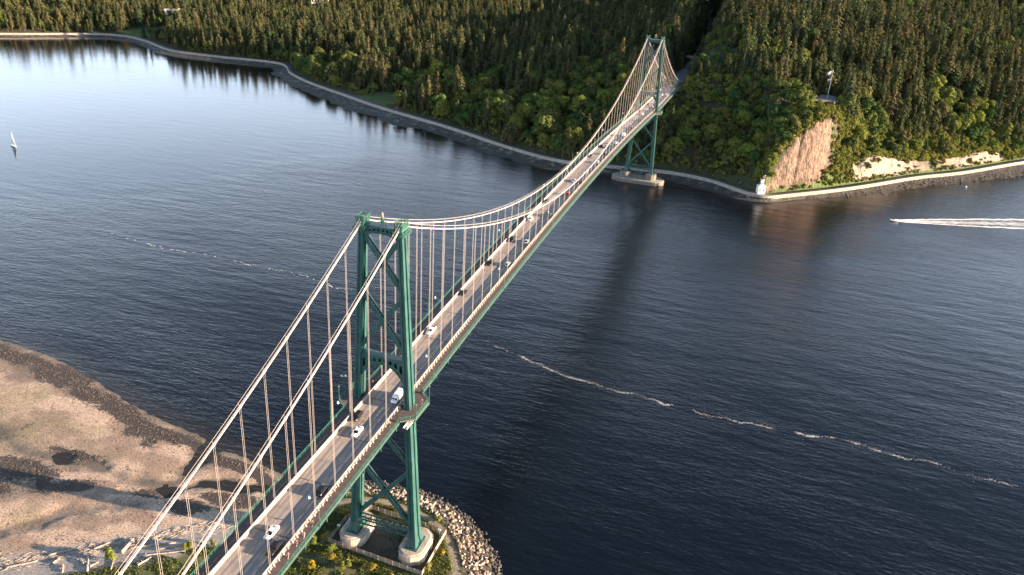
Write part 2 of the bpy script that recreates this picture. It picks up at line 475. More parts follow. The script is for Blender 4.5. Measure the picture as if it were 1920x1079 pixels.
def grid(x0, x1, y0, y1, st, keep):
    gx = np.arange(x0, x1 + .01, st); gy = np.arange(y0, y1 + .01, st)
    X, Y = np.meshgrid(gx, gy)
    i = np.arange(X.size).reshape(X.shape)
    f = np.stack([i[:-1, :-1], i[:-1, 1:], i[1:, 1:], i[1:, :-1]], -1).reshape(-1, 4)
    cx = X.ravel()[f].mean(1); cy = Y.ravel()[f].mean(1)
    return X.ravel(), Y.ravel(), f, cx, cy
def compact(v, f, *attrs):
    used = np.unique(f); mp = np.full(len(v), -1); mp[used] = np.arange(len(used))
    return (v[used], mp[f], *[a_[used] for a_ in attrs])
def terrain_piece(x0, x1, y0, y1, st, fine, keepfn):
    X, Y, f, cx, cy = grid(x0, x1, y0, y1, st, None)
    z, d, nx, cm, bh = ground_far(X, Y, fine)
    ok = (d[f] > -9).any(1) & (d[f] < 1150 if not fine else d[f] < 9999).all(1) & keepfn(cx, cy)
    rock = np.clip(cm * 1.3 + sstep(bh, 2, 5) * sstep(d, 9.4, 10.5) * (1 - sstep(d, 16 + 5 * fbm(X / 6, Y / 6, 5, 2), 20 + 6 * fbm(X / 6, Y / 6, 5, 2))), 0, 1)
    rock = np.maximum(rock, 0 * (1 - sstep(np.abs(nx - 99), 3, 9)) * sstep(d, 9, 11) * (1 - sstep(d, 22, 30)) * (fbm(X / 5, Y / 5, 77, 2) > .5))
    grass = ((d > 6) & (d < 14) & (nx > 112)) * 1.0
    grass = np.maximum(grass, (1 - sstep(np.hypot((X + 312) / 38, (Y - 626) / 24), .9, 1.2)))
    grass = np.maximum(grass, (1 - sstep(np.hypot(X + 830, (Y - 862) / .8), 40, 62)))
    v = np.stack([X, Y, z], 1)
    return compact(v, f[ok], rock, grass, 1.0 * (nx > 180))
fx0, fx1, fy0, fy1 = PX0, PX1, PY0, PY1
v1, f1, r1, g1, p1 = terrain_piece(-1600, 1100, 430, 2200, 6.0, False, lambda cx, cy: ~((cx > fx0 + 5) & (cx < fx1 - 5) & (cy > fy0 + 5) & (cy < fy1 - 5)))
v2, f2, r2, g2, p2 = terrain_piece(fx0, fx1, fy0, fy1, 1.5, True, lambda cx, cy: cx < 1e9)
me = np_mesh('headland', np.concatenate([v1, v2]), np.concatenate([f1, f2 + len(v1)]), TERR, True)
vattr(me, 'rock', np.concatenate([r1, r2])); vattr(me, 'grass', np.concatenate([g1, g2])); vattr(me, 'pale', np.concatenate([p1, p2]))
tag(link('headland', me), kind='structure')

# ---- seawall, path, foreshore: strips that follow the wall line
P = WALL
seg = np.hypot(*np.diff(P, axis=0).T); S = np.concatenate([[0], np.cumsum(seg)])
ss = np.arange(0, S[-1], 3.0)
WX = np.interp(ss, S, P[:, 0]); WY = np.interp(ss, S, P[:, 1])
for _ in range(3):
    WX[1:-1] = (WX[:-2] + 2 * WX[1:-1] + WX[2:]) / 4; WY[1:-1] = (WY[:-2] + 2 * WY[1:-1] + WY[2:]) / 4
TX = np.gradient(WX); TY = np.gradient(WY); L_ = np.hypot(TX, TY); NX, NY = -TY / L_, TX / L_      # n points inland
sel = (WX > -1300) & (WX < 520)
WX, WY, NX, NY = WX[sel], WY[sel], NX[sel], NY[sel]
def strip(name, offs, zs, mat, smooth=False, jit=None):
    V = []
    for o_, z_ in zip(offs, zs):
        o_ = np.broadcast_to(o_, WX.shape); z_ = np.broadcast_to(z_, WX.shape)
        V.append(np.stack([WX + NX * o_, WY + NY * o_, z_ + 0 * WX], 1))
    n_ = len(WX); k_ = len(offs)
    v = np.concatenate(V)
    i = np.arange(n_ * k_).reshape(k_, n_)
    f = np.stack([i[:-1, :-1], i[1:, :-1], i[1:, 1:], i[:-1, 1:]], -1).reshape(-1, 4)[:, ::-1]
    return np_mesh(name, v, f, mat, smooth)
ASPH_P = M('path_asphalt', (0.20, 0.17, 0.155), (0.15, 0.13, 0.12), rough=.9, scale=.4)
WALLST = M('seawall_stone', (0.36, 0.31, 0.26), (0.20, 0.17, 0.14), rough=.85, scale=.5, bump=.15, bscale=1.5)
o = link('seawall_path', strip('seawall_path', [0.45, 6.6, 6.8], [4.06, 4.10, 3.0], ASPH_P)); tag(o, kind='structure')
w = tag(empty('seawall'), 'long grey stone seawall edging the forested far shore', 'wall')
link('coping', strip('coping', [-.35, -.35, .5, .5], [3.9, 4.5, 4.5, 4.0], WALLST), w)
link('wall_face', strip('wall_face', [-1.6, -.30, .2], [-1.0, 3.95, 3.95], WALLST), w)
FW_ = np.interp(WX, [-1300, -984, -850, -790, -700, -640, -530, -430, -315, -200, -130, -71, 20, 57, 85, 103, 118, 132, 162, 195, 235, 300, 350, 520],
                [22, 20, 16, 18, 20, 20, 24, 28, 36, 33, 31, 24, 18, 20, 13, 3, 4, 5, 9, 14, 16, 26, 30, 30])
FWn = FW_ * np.where(WX < 20, .82, 1.0) * (.5 + .9 * fbm(WX / 22, WY / 22, 12, 4))
def shore_mat():
    m, n, l, b = new_mat('foreshore_rock')
    pos = n.new('ShaderNodeNewGeometry').outputs['Position']
    t = noise_node(n, l, .16, 8, pos, .65); t2 = noise_node(n, l, .9, 6, pos)
    c = mixc(n, l, ramp(n, l, t.outputs[0], .50, .64), (0.030, 0.026, 0.022), (0.34, 0.31, 0.28))
    c = mixc(n, l, ramp(n, l, t2.outputs[0], .42, .60), c, (0.050, 0.045, 0.038))
    sx = n.new('ShaderNodeSeparateXYZ'); l.new(pos, sx.inputs[0])
    wet = ramp(n, l, sx.outputs[2], 1.1, .3)
    c = mixc(n, l, ramp(n, l, sx.outputs[0], 108, 120), c, (0.060, 0.050, 0.040))
    c = mixc(n, l, wet, c, (0.035, 0.032, 0.022))
    l.new(c, b.inputs['Base Color']); b.inputs['Roughness'].default_value = .7
    bp = n.new('ShaderNodeBump'); bp.inputs['Distance'].default_value = .5
    l.new(t2.outputs[0], bp.inputs['Height']); l.new(bp.outputs[0], b.inputs['Normal'])
    return m
cols = 9; offs, zs = [], []
for i in range(cols):
    t = i / (cols - 1)
    offs.append(-1.0 - FWn * 1.15 * t)
    zs.append(1.9 * (1 - t) ** 1.0 - .35 * t - .3 * t * t + (fbm(WX / 7 + i * 3, WY / 7, 20 + i, 3) - .5) * 1.1 * (0.3 + .7 * math.sin(PI * min(1, t * 1.1))))
o = link('foreshore', strip('foreshore', offs, zs, shore_mat(), True)); tag(o, kind='structure')

# ---- near shore: tidal flat on the left, tower island in the middle
DRIFT = smooth_poly([(-420, -170), (-300, -130), (-180, -90), (-107, -52), (-83, -34), (-61, -15), (-46, -7), (-36, 8), (-28, 17), (-18, 21.5), (-6, 23), (6, 21.5), (14.5, 17.5), (22.5, 9.5), (30, -3), (36, -18), (42, -45), (50, -92), (62, -300)], 2)[::-1]
MUS = [(-217, 49, 20, 5, -8), (-186, 43, 18, 5, -18), (-158, 37, 14, 5, -20), (-133, 30, 9, 5, -25), (-121, 25, 8, 5, -30), (-112, 19, 5, 3, -35), (-176, 47, 16, 2.5, -18), (-140, 35, 18, 2.5, -20), (-108, 25, 12, 3, -18), (-72, 20, 12, 3, 0),
       (-128, 2, 12, 2.5, 2), (-90, -6, 7, 2.4, 15), (-140, -13, 16, 7, 20), (-118, -14, 10, 4, 30), (-150, -28, 14, 7, 25), (-74, -8, 7, 3.5, 10), (-60, 2, 9, 4, 10)]
CH = [([(-90, 34), (-87.5, 14), (-85.5, 1), (-94, -3.5), (-106, -2.5), (-121, -.5), (-134, -2.5)], 3.4, .62), ([(-134, -2), (-150, -5), (-165, 0), (-178, 6), (-230, 6)], 5.0, .5),
      ([(-100, -9), (-92, -6.5), (-84, -4)], 1.8, .7), ([(-84, -2), (-76, 6), (-66, 9), (-54, 11), (-44, 14)], 3.0, 1.0), ([(-90, -13), (-106, -22), (-121, -40), (-150, -70)], 3.6, .75), ([(-128, -18), (-160, -34), (-200, -44)], 4.0, .7)]
def ground_near(x, y):
    d, _ = poly_dist(x, y, SHORE_N); e_, _ = poly_dist(x, y, DRIFT)
    fr = np.clip(d / np.maximum(d - e_, 1e-3), 0, 1)
    p_ = np.where(x > -38, 1.0, 1.0)
    top = np.where(x > -38, 3.2, 1.9)
    z = .12 + top * fr ** np.where(x > -38, 1.0, 1.25)
    z = np.where(e_ > 0, top + (3.6 - top) * sstep(e_, 0, 14), z)
    z = np.where(d < 0, .12 + d * np.where(x > -38, .35, .07), z)
    fl = (x < -38)
    z = z + fl * (fbm(x / 18, y / 12, 61, 5) - .5) * .42 * sstep(d, 1, 12) + (fbm(x / 3, y / 3, 65, 3) - .5) * .16
    wet = np.zeros_like(z)
    for pl, w_, dep in CH:
        c, _ = poly_dist(x, y, smooth_poly(pl, 2)); c = np.abs(c) + (fbm(x / 7, y / 7, 71, 4) - .5) * 7
        g = np.exp(-(np.maximum(c, 0) / w_) ** 2); z = z - dep * g; wet = np.maximum(wet, g)
    return z, d, e_, wet
st = .85
X, Y, f, cx, cy = grid(-330, 66, -140, 66, st, None)
z, d, e_, wet = ground_near(X, Y)
z = np.maximum(z, -2.5)
ok = (z[f] > -1.2).any(1)
mus = np.zeros_like(z)
for mx_, my_, ra, rb, an in MUS:
    c_, s_ = math.cos(math.radians(an)), math.sin(math.radians(an))
    uu = ((X - mx_) * c_ + (Y - my_) * s_) / ra; vv = (-(X - mx_) * s_ + (Y - my_) * c_) / rb
    mus = np.maximum(mus, 1.25 - np.sqrt(uu ** 2 + vv ** 2) * .8)
mus = np.maximum(mus, .95 * np.exp(-((d - 4) / 3.2) ** 2) * sstep(fbm(X / 20, Y / 20, 83, 2), .3, .5))
mus = np.clip(mus + .22 + (fbm(X / 9, Y / 6, 81, 4) - .5) * 1.3, 0, 1) * (X < -40) * (e_ < -4)
n1 = fbm(X / 14, Y / 9, 91, 4); n2 = fbm(X / 30, Y / 16, 95, 3)
sand = np.array([.46, .345, .265]); sand2 = np.array([.27, .195, .145]); alg = np.array([.15, .15, .05]); mud = np.array([.085, .075, .062]); gra = np.array([.070, .085, .022]); gra2 = np.array([.10, .095, .03]); gravel = np.array([.25, .215, .175]); logz = np.array([.33, .30, .28])
def mixn(a, b, t): return a * (1 - t[:, None]) + b * t[:, None]
c = mixn(np.tile(sand, (len(z), 1)), sand2, sstep(n1, .4, .62))
c = mixn(c, alg, .35 * sstep(n2, .56, .68) * (e_ < -5) * (X < -40))
c = mixn(c, mud, np.clip(sstep(.28 - z, 0, .3) + .8 * wet, 0, 1) * (X < -40) * .9)
c = mixn(c, logz, sstep(e_, -7, -1) * (X < -40))
isl = sstep(e_, -.5, 1.5)
gcol = mixn(np.tile(gra, (len(z), 1)), gra2, sstep(fbm(X / 6, Y / 6, 101, 4), .42, .62))
c = mixn(c, gcol, isl * (X > -46)); c = mixn(c, gcol, sstep(e_ + (fbm(X / 6, Y / 6, 121, 3) - .5) * 8, 10, 14) * (X <= -46))
pth, _ = poly_dist(X, Y, smooth_poly([(34, -40), (28.5, -6), (21.5, 6.5), (14, 14.5), (6, 17.5), (-2, 18.5), (-15, 18.8), (-26, 11), (-34, -2)], 2))
pth = np.abs(pth) + (fbm(X / 3, Y / 3, 111, 3) - .5) * 1.4
c = mixn(c, gravel, .9 * (1 - sstep(pth, .9, 1.7)) * isl)
c = mixn(c, np.array([.05, .042, .033]), (X > -38) * (1 - isl))
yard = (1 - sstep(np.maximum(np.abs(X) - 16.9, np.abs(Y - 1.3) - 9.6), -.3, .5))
c = mixn(c, np.array([.048, .042, .034]), yard * .9)          # shade of pier and fence painted into the yard's ground colour
def near_mat():
    m, n, l, b = new_mat('tidal_flat')
    pos = n.new('ShaderNodeNewGeometry').outputs['Position']
    ac = n.new('ShaderNodeAttribute'); ac.attribute_name = 'col'
    am = n.new('ShaderNodeAttribute'); am.attribute_name = 'mussel'
    t = noise_node(n, l, .9, 8, pos, .72); t2 = noise_node(n, l, 1.6, 7, pos, .7)
    v = mixc(n, l, ramp(n, l, t2.outputs[0], .35, .68), (1.35, 1.32, 1.28), (.38, .37, .37))
    c_ = mixc(n, l, 1.0, ac.outputs['Color'], v, 'MULTIPLY')
    ad = n.new('ShaderNodeMath'); ad.operation = 'MULTIPLY_ADD'; l.new(am.outputs['Fac'], ad.inputs[0]); ad.inputs[1].default_value = .50; l.new(t.outputs[0], ad.inputs[2])
    mk = ramp(n, l, ad.outputs[0], .82, .88)
    c_ = mixc(n, l, mk, c_, (0.034, 0.024, 0.020))
    l.new(c_, b.inputs['Base Color']); b.inputs['Roughness'].default_value = .75
    bp = n.new('ShaderNodeBump'); bp.inputs['Distance'].default_value = .5
    hh = n.new('ShaderNodeMath'); hh.operation = 'ADD'; l.new(t2.outputs[0], hh.inputs[0]); l.new(mk, hh.inputs[1])
    l.new(hh.outputs[0], bp.inputs['Height']); l.new(bp.outputs[0], b.inputs['Normal'])
    return m
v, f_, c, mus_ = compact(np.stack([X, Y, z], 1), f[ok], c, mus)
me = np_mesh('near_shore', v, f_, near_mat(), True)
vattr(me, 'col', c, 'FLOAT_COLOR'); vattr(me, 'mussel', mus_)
tag(link('near_shore', me), kind='structure')
# ================================================================== THE BRIDGE
SPAN = 473.0; CX = 5.84; TOPZ = 116.9
Y0, Y1 = -188.0, 660.0
def dz(y):
    if y < 0: return 59.2 + .045 * y
    if y > SPAN: return 59.2 - .020 * (y - SPAN)
    return 65.6 - 6.4 * ((y - 236.5) / 236.5) ** 2
def cable_z(y):
    if 0 <= y <= SPAN: return 71.4 + (TOPZ - 71.4) * ((y - 236.5) / 236.5) ** 2
    d = -y if y < 0 else y - SPAN
    return TOPZ - .48 * d + .00077 * d * d
BR = tag(empty('suspension_bridge'), 'long green suspension bridge with white cables crossing the narrows', 'bridge')

def stations(a, b, st=4.0):
    n = max(2, int(round((b - a) / st)) + 1)
    return [a + (b - a) * i / (n - 1) for i in range(n)]
def sweep(mb, prof, a, b, st=4.0, mi=0):
    mb.rings([[(x, y, dz(y) + z) for x, z in prof] for y in stations(a, b, st)], mi)
def rect(x0, x1, z0, z1): return [(x0, z0), (x1, z0), (x1, z1), (x0, z1)]

def road_mat():
    m, n, l, b = new_mat('bridge_asphalt')
    pos = n.new('ShaderNodeNewGeometry').outputs['Position']
    t = noise_node(n, l, .5, 6, pos); mp = n.new('ShaderNodeMapping'); mp.inputs['Scale'].default_value = (1.0, .03, 1); l.new(pos, mp.inputs[0])
    tr = noise_node(n, l, 1.0, 3, mp.outputs[0])
    c = mixc(n, l, ramp(n, l, t.outputs[0], .35, .7), (0.330, 0.285, 0.262), (0.265, 0.230, 0.213))
    c = mixc(n, l, ramp(n, l, tr.outputs[0], .50, .68), c, (0.165, 0.143, 0.133))
    # wheel tracks polished into the three lanes
    sx = n.new('ShaderNodeSeparateXYZ'); l.new(pos, sx.inputs[0])
    w_ = n.new('ShaderNodeMath'); w_.operation = 'MULTIPLY_ADD'; l.new(sx.outputs[0], w_.inputs[0]); w_.inputs[1].default_value = 2 * PI / 1.78; w_.inputs[2].default_value = 0
    s_ = n.new('ShaderNodeMath'); s_.operation = 'COSINE'; l.new(w_.outputs[0], s_.inputs[0])
    k_ = ramp(n, l, s_.outputs[0], -.4, 1.6)
    c = mixc(n, l, k_, c, (0.185, 0.158, 0.146))
    # joints between the deck panels
    fr = n.new('ShaderNodeMath'); fr.operation = 'PINGPONG'; l.new(sx.outputs[1], fr.inputs[0]); fr.inputs[1].default_value = 9.85
    c = mixc(n, l, ramp(n, l, fr.outputs[0], .22, .08), c, (0.05, 0.045, 0.042))
    l.new(c, b.inputs['Base Color']); b.inputs['Roughness'].default_value = .8
    return m
ROAD = road_mat()
mb = MB(); sweep(mb, rect(-5.3, 5.3, -.45, 0), Y0, Y1); roadway = mb.build('roadway', ROAD, BR)
dm = {}
def dash_mesh():
    mb = MB(); mb.box((0, 0, .002), (.24, 3.2, .004)); return mb.mesh('lane_dash', YELLOW)
DASH = dash_mesh()
y = -184.0
while y < 655:
    for x in (-1.78, 1.78):
        if project((x, y, dz(y)))[1] < 1110:
            d_ = link('lane_dash', DASH, roadway, (x, y, dz(y) + .008)); d_.rotation_euler = (math.atan((dz(y + 1) - dz(y - 1)) / 2), 0, 0)
    y += 9.1
SEGS = [(Y0, -8.2), (8.2, SPAN - 8.2), (SPAN + 8.2, Y1)]
for s in (-1, 1):
    mb = MB()
    for a_, b_ in SEGS: sweep(mb, rect(s * 6.05, s * 9.0, -.18, .14), a_, b_)
    mb.build('sidewalk', SIDEW, BR)
    mb = MB(); sweep(mb, rect(s * 5.32, s * 6.0, -.4, .20), Y0, Y1); mb.build('kerb', BARRIER, BR)
    mb = MB(); sweep(mb, rect(s * 5.50, s * 5.72, .88, 1.12), Y0, Y1)
    sweep(mb, rect(s * 5.52, s * 5.66, .52, .80), Y0, Y1); sweep(mb, rect(s * 5.52, s * 5.66, .22, .46), Y0, Y1)
    br = mb.build('traffic_barrier', BARRIER, BR)
    mb = MB()
    for y in stations(Y0 + 1, Y1 - 1, 1.95):
        zz = dz(y)
        # tapered post with its foot bracket towards the sidewalk
        xa, xb, xc = s * 5.66, s * 5.88, s * 6.42
        h = .13
        mb.add([(xa, y - h, zz + .2), (xc, y - h, zz + .2), (xb, y - h, zz + 1.05), (xa, y - h, zz + 1.05), (xa, y + h, zz + .2), (xc, y + h, zz + .2), (xb, y + h, zz + 1.05), (xa, y + h, zz + 1.05)],
               [(0, 1, 2, 3), (7, 6, 5, 4), (0, 4, 5, 1), (1, 5, 6, 2), (2, 6, 7, 3), (3, 7, 4, 0)])
    tag(mb.build('barrier_posts', BARRIER, br), kind='stuff')
    # edge girder under the sidewalk and main girder below the road
    mb = MB()
    for a_, b_ in SEGS: sweep(mb, rect(s * 8.84, s * 9.04, -.50, -.05), a_, b_)
    mb.build('edge_girder', GREEN, BR)
    mb = MB(); sweep(mb, rect(s * 5.55, s * 6.1, -3.1, -.5), Y0, Y1); mb.build('main_girder', GREEN, BR)
mb = MB(); mb.box((0, 0, -1.3), (17.6, .35, 1.5)); mb.box((0, 0, -.36), (17.8, .5, .22)); FB = mb.mesh('floor_beam', GREEN)
HS = 9.85
for i in range(-19, 68):
    y = i * HS + .15
    if Y0 < y < Y1 and min(abs(y), abs(y - SPAN)) > 3: link('floor_beam', FB, BR, (0, y, dz(y)))

def railing(parent, pts, name, h=1.35, mat=GREENL, post=2.46, pk=.42):
    """rails along a polyline of (x,y,z) points, posts and pickets"""
    pts = [Vector(p) for p in pts]
    mb = MB(); ps = MB()
    for a_, b_ in zip(pts[:-1], pts[1:]):
        for zz, w_, hh in ((h, .10, .09), (h - .22, .05, .05), (.12, .06, .07)):
            mb.beam(a_ + Vector((0, 0, zz)), b_ + Vector((0, 0, zz)), w_, hh)
    L = [0]
    for a_, b_ in zip(pts[:-1], pts[1:]): L.append(L[-1] + (b_ - a_).length)
    def at(s):
        for i in range(len(L) - 1):
            if s <= L[i + 1] + 1e-6: return pts[i].lerp(pts[i + 1], (s - L[i]) / max(1e-6, L[i + 1] - L[i]))
        return pts[-1]
    n = max(1, round(L[-1] / post))
    for i in range(n + 1):
        p = at(L[-1] * i / n); ps.box(p + Vector((0, 0, h / 2 - .25)), (.13, .13, h + .5))
    n2 = int(L[-1] / pk)
    for i in range(n2 + 1):
        p = at(L[-1] * i / max(1, n2))
        ps.v += [(p.x - .022, p.y - .022, p.z + .12), (p.x + .022, p.y + .022, p.z + .12), (p.x + .022, p.y + .022, p.z + h - .2), (p.x - .022, p.y - .022, p.z + h - .2)]
        k = len(ps.v); ps.f.append((k - 4, k - 3, k - 2, k - 1)); ps.m.append(0)
    r = mb.build(name, mat, parent)
    o_ = link(name + '_pickets', ps.mesh(name + '_pickets', mat, fix=False), r); tag(o_, kind='stuff')
    return r
for s in (-1, 1):
    for a_, b_ in SEGS:
        railing(BR, [(s * 8.95, y, dz(y) + .14) for y in stations(max(a_, -140), b_, 6)], 'railing')

# ---- main cables, hand ropes, hangers
for s in (-1, 1):
    ys_ = stations(Y0 + 1, 0, 3.0) + stations(0, SPAN, 3.5)[1:] + stations(SPAN, 645, 3.0)[1:]
    mb = MB(); mb.tube([(s * CX, y, cable_z(y)) for y in ys_], .20, 10)
    cb = mb.build('main_cable', CABLE, BR, smooth=True)
    for q in (-1, 1):
        mb = MB(); mb.tube([(s * CX + q * .34, y, cable_z(y) + 1.05) for y in ys_], .035, 4)
        mb.build('hand_rope', CABLE, cb)
def hanger(s, y):
    z1 = cable_z(y); z0 = dz(y) + .25
    mb = MB()
    # cable band with the two post stubs of the hand ropes
    sl = (cable_z(y + .3) - cable_z(y - .3)) / .6
    d_ = Vector((0, 1, sl)).normalized()
    c_ = Vector((s * CX, y, z1))
    mb.tube([c_ - d_ * .42, c_ + d_ * .42], .30, 8)
    for q in (-1, 1): mb.beam(c_ + Vector((q * .22, 0, .2)), c_ + Vector((q * .34, 0, 1.08)), .05, .05)
    if z1 - z0 > 1.2:
        for q in (-.26, .26):
            mb.tube([(s * CX, y + q, z0), (s * CX, y + q, z1 - .1)], .044, 5)
        mb.box((s * CX, y, z0 + .1), (.3, .8, .5))
    mb.build('hanger', [ROPE], BR)
for s in (-1, 1):
    for i in range(1, 48):
        y = i * HS + .15
        if abs(y - SPAN) < 3: continue
        if abs(y - 236.5) > 1: hanger(s, y)
    for i in range(1, 17): hanger(s, SPAN + i * HS)
    for i in range(1, 13): hanger(s, -.6 - i * 9.78)
    # centre tie: an inverted V between cable and deck at mid-span
    mb = MB()
    for q in (-1, 1): mb.beam((s * CX, 236.5, 71.2), (s * CX, 236.5 + q * 4.2, 66.1), .32, .32)
    mb.box((s * CX, 236.5, 71.4), (.75, 2.2, .75))
    mb.build('centre_tie', CABLE, BR)

# ---- towers
def leg_x(z): return 10.6 + (5.84 - 10.6) * (z - 7.3) / (117.0 - 7.3)
def leg_ring(s, z, ty, k=1.0):
    t = (z - 7.3) / 109.7
    a = (1.20 + (.74 - 1.20) * t) * k; b = (2.30 + (1.58 - 2.30) * t) * k
    g = .30 * b; w = .26
    pts = [(-a, -b), (-.34 * a, -b), (-.34 * a, -b + w), (.34 * a, -b + w), (.34 * a, -b), (a, -b), (a, -g), (a - w * 1.6, -g), (a - w * 1.6, g), (a, g), (a, b), (.34 * a, b), (.34 * a, b - w), (-.34 * a, b - w), (-.34 * a, b), (-a, b), (-a, g), (-a + w * 1.6, g), (-a + w * 1.6, -g), (-a, -g)]
    x = s * leg_x(z)
    return [(x + px, ty + py, z) for px, py in pts]
def lattice(parent, p0, p1, name='diagonal_brace', w=1.5, h=1.25):
    """box brace: two side plates, battened edges, lacing bars on top and bottom"""
    p0 = Vector(p0); p1 = Vector(p1); d = (p1 - p0); L = d.length; d /= L
    yv = Vector((0, 1, 0)); n = d.cross(yv).normalized()
    mb = MB()
    for q in (-1, 1):
        mb.beam(p0 + yv * q * w / 2, p1 + yv * q * w / 2, .10, h, up=n)
        for r_ in (-1, 1):
            mb.beam(p0 + yv * q * (w / 2 - .13) + n * r_ * (h / 2), p1 + yv * q * (w / 2 - .13) + n * r_ * (h / 2), .26, .07, up=n)
    m = max(2, int(L / 1.1))
    for i in range(m):
        a_ = p0 + d * (L * i / m); b_ = p0 + d * (L * (i + 1) / m); q = 1 if i % 2 else -1
        for r_ in (-1, 1):
            mb.beam(a_ + yv * q * (w / 2 - .2) + n * r_ * (h / 2 - .03), b_ - yv * q * (w / 2 - .2) + n * r_ * (h / 2 - .03), .14, .05, up=n)
    return mb.build(name, GREEN, parent)
def portal(parent, ty, zt, zb_mid, zb_end, xe, name, nh):
    """arched portal strut: two pierced plates between an upper and an arched lower flange"""
    mb = MB(); N = nh * 4
    def zl(x): return zb_mid + (zb_end - zb_mid) * abs(x / xe) ** 2.4
    def zu(x): return zt - .0 + .35 * (x / xe) ** 2
    X_ = [-xe + 2 * xe * i / N for i in range(N + 1)]
    for q in (-1, 1):
        yy = ty + q * 1.05
        for i in range(N):
            x0, x1 = X_[i], X_[i + 1]
            solid = (i % 4 == 0) or (i % 4 == 3)
            def qd(za0, za1, zb0, zb1):
                mb.add([(x0, yy - .05, za0), (x1, yy - .05, za1), (x1, yy - .05, zb1), (x0, yy - .05, zb0), (x0, yy + .05, za0), (x1, yy + .05, za1), (x1, yy + .05, zb1), (x0, yy + .05, zb0)],
                       [(0, 1, 2, 3), (7, 6, 5, 4), (0, 4, 5, 1), (1, 5, 6, 2), (2, 6, 7, 3), (3, 7, 4, 0)])
            H0, H1 = zu(x0) - zl(x0), zu(x1) - zl(x1)
            if solid: qd(zl(x0), zl(x1), zu(x0), zu(x1))
            else:
                qd(zl(x0), zl(x1), zl(x0) + .30 * H0, zl(x1) + .30 * H1)
                qd(zu(x0) - .30 * H0, zu(x1) - .30 * H1, zu(x0), zu(x1))
    for i in range(N):
        x0, x1 = X_[i], X_[i + 1]
        for fn, sg in ((zl, -1), (zu, 1)):
            mb.add([(x0, ty - 1.3, fn(x0) + sg * .08), (x1, ty - 1.3, fn(x1) + sg * .08), (x1, ty + 1.3, fn(x1) + sg * .08), (x0, ty + 1.3, fn(x0) + sg * .08),
                    (x0, ty - 1.3, fn(x0)), (x1, ty - 1.3, fn(x1)), (x1, ty + 1.3, fn(x1)), (x0, ty + 1.3, fn(x0))], [(0, 1, 2, 3), (7, 6, 5, 4), (0, 4, 5, 1), (1, 5, 6, 2), (2, 6, 7, 3), (3, 7, 4, 0)])
    return mb.build(name, GREEN, parent)
def lamp_ball(mb, p, r=.3): mb.tube([Vector(p) + Vector((0, 0, -r)), Vector(p) + Vector((0, 0, -.4 * r)), Vector(p) + Vector((0, 0, .4 * r)), Vector(p) + Vector((0, 0, r))], [r * .5, r, r, r * .5], 8)
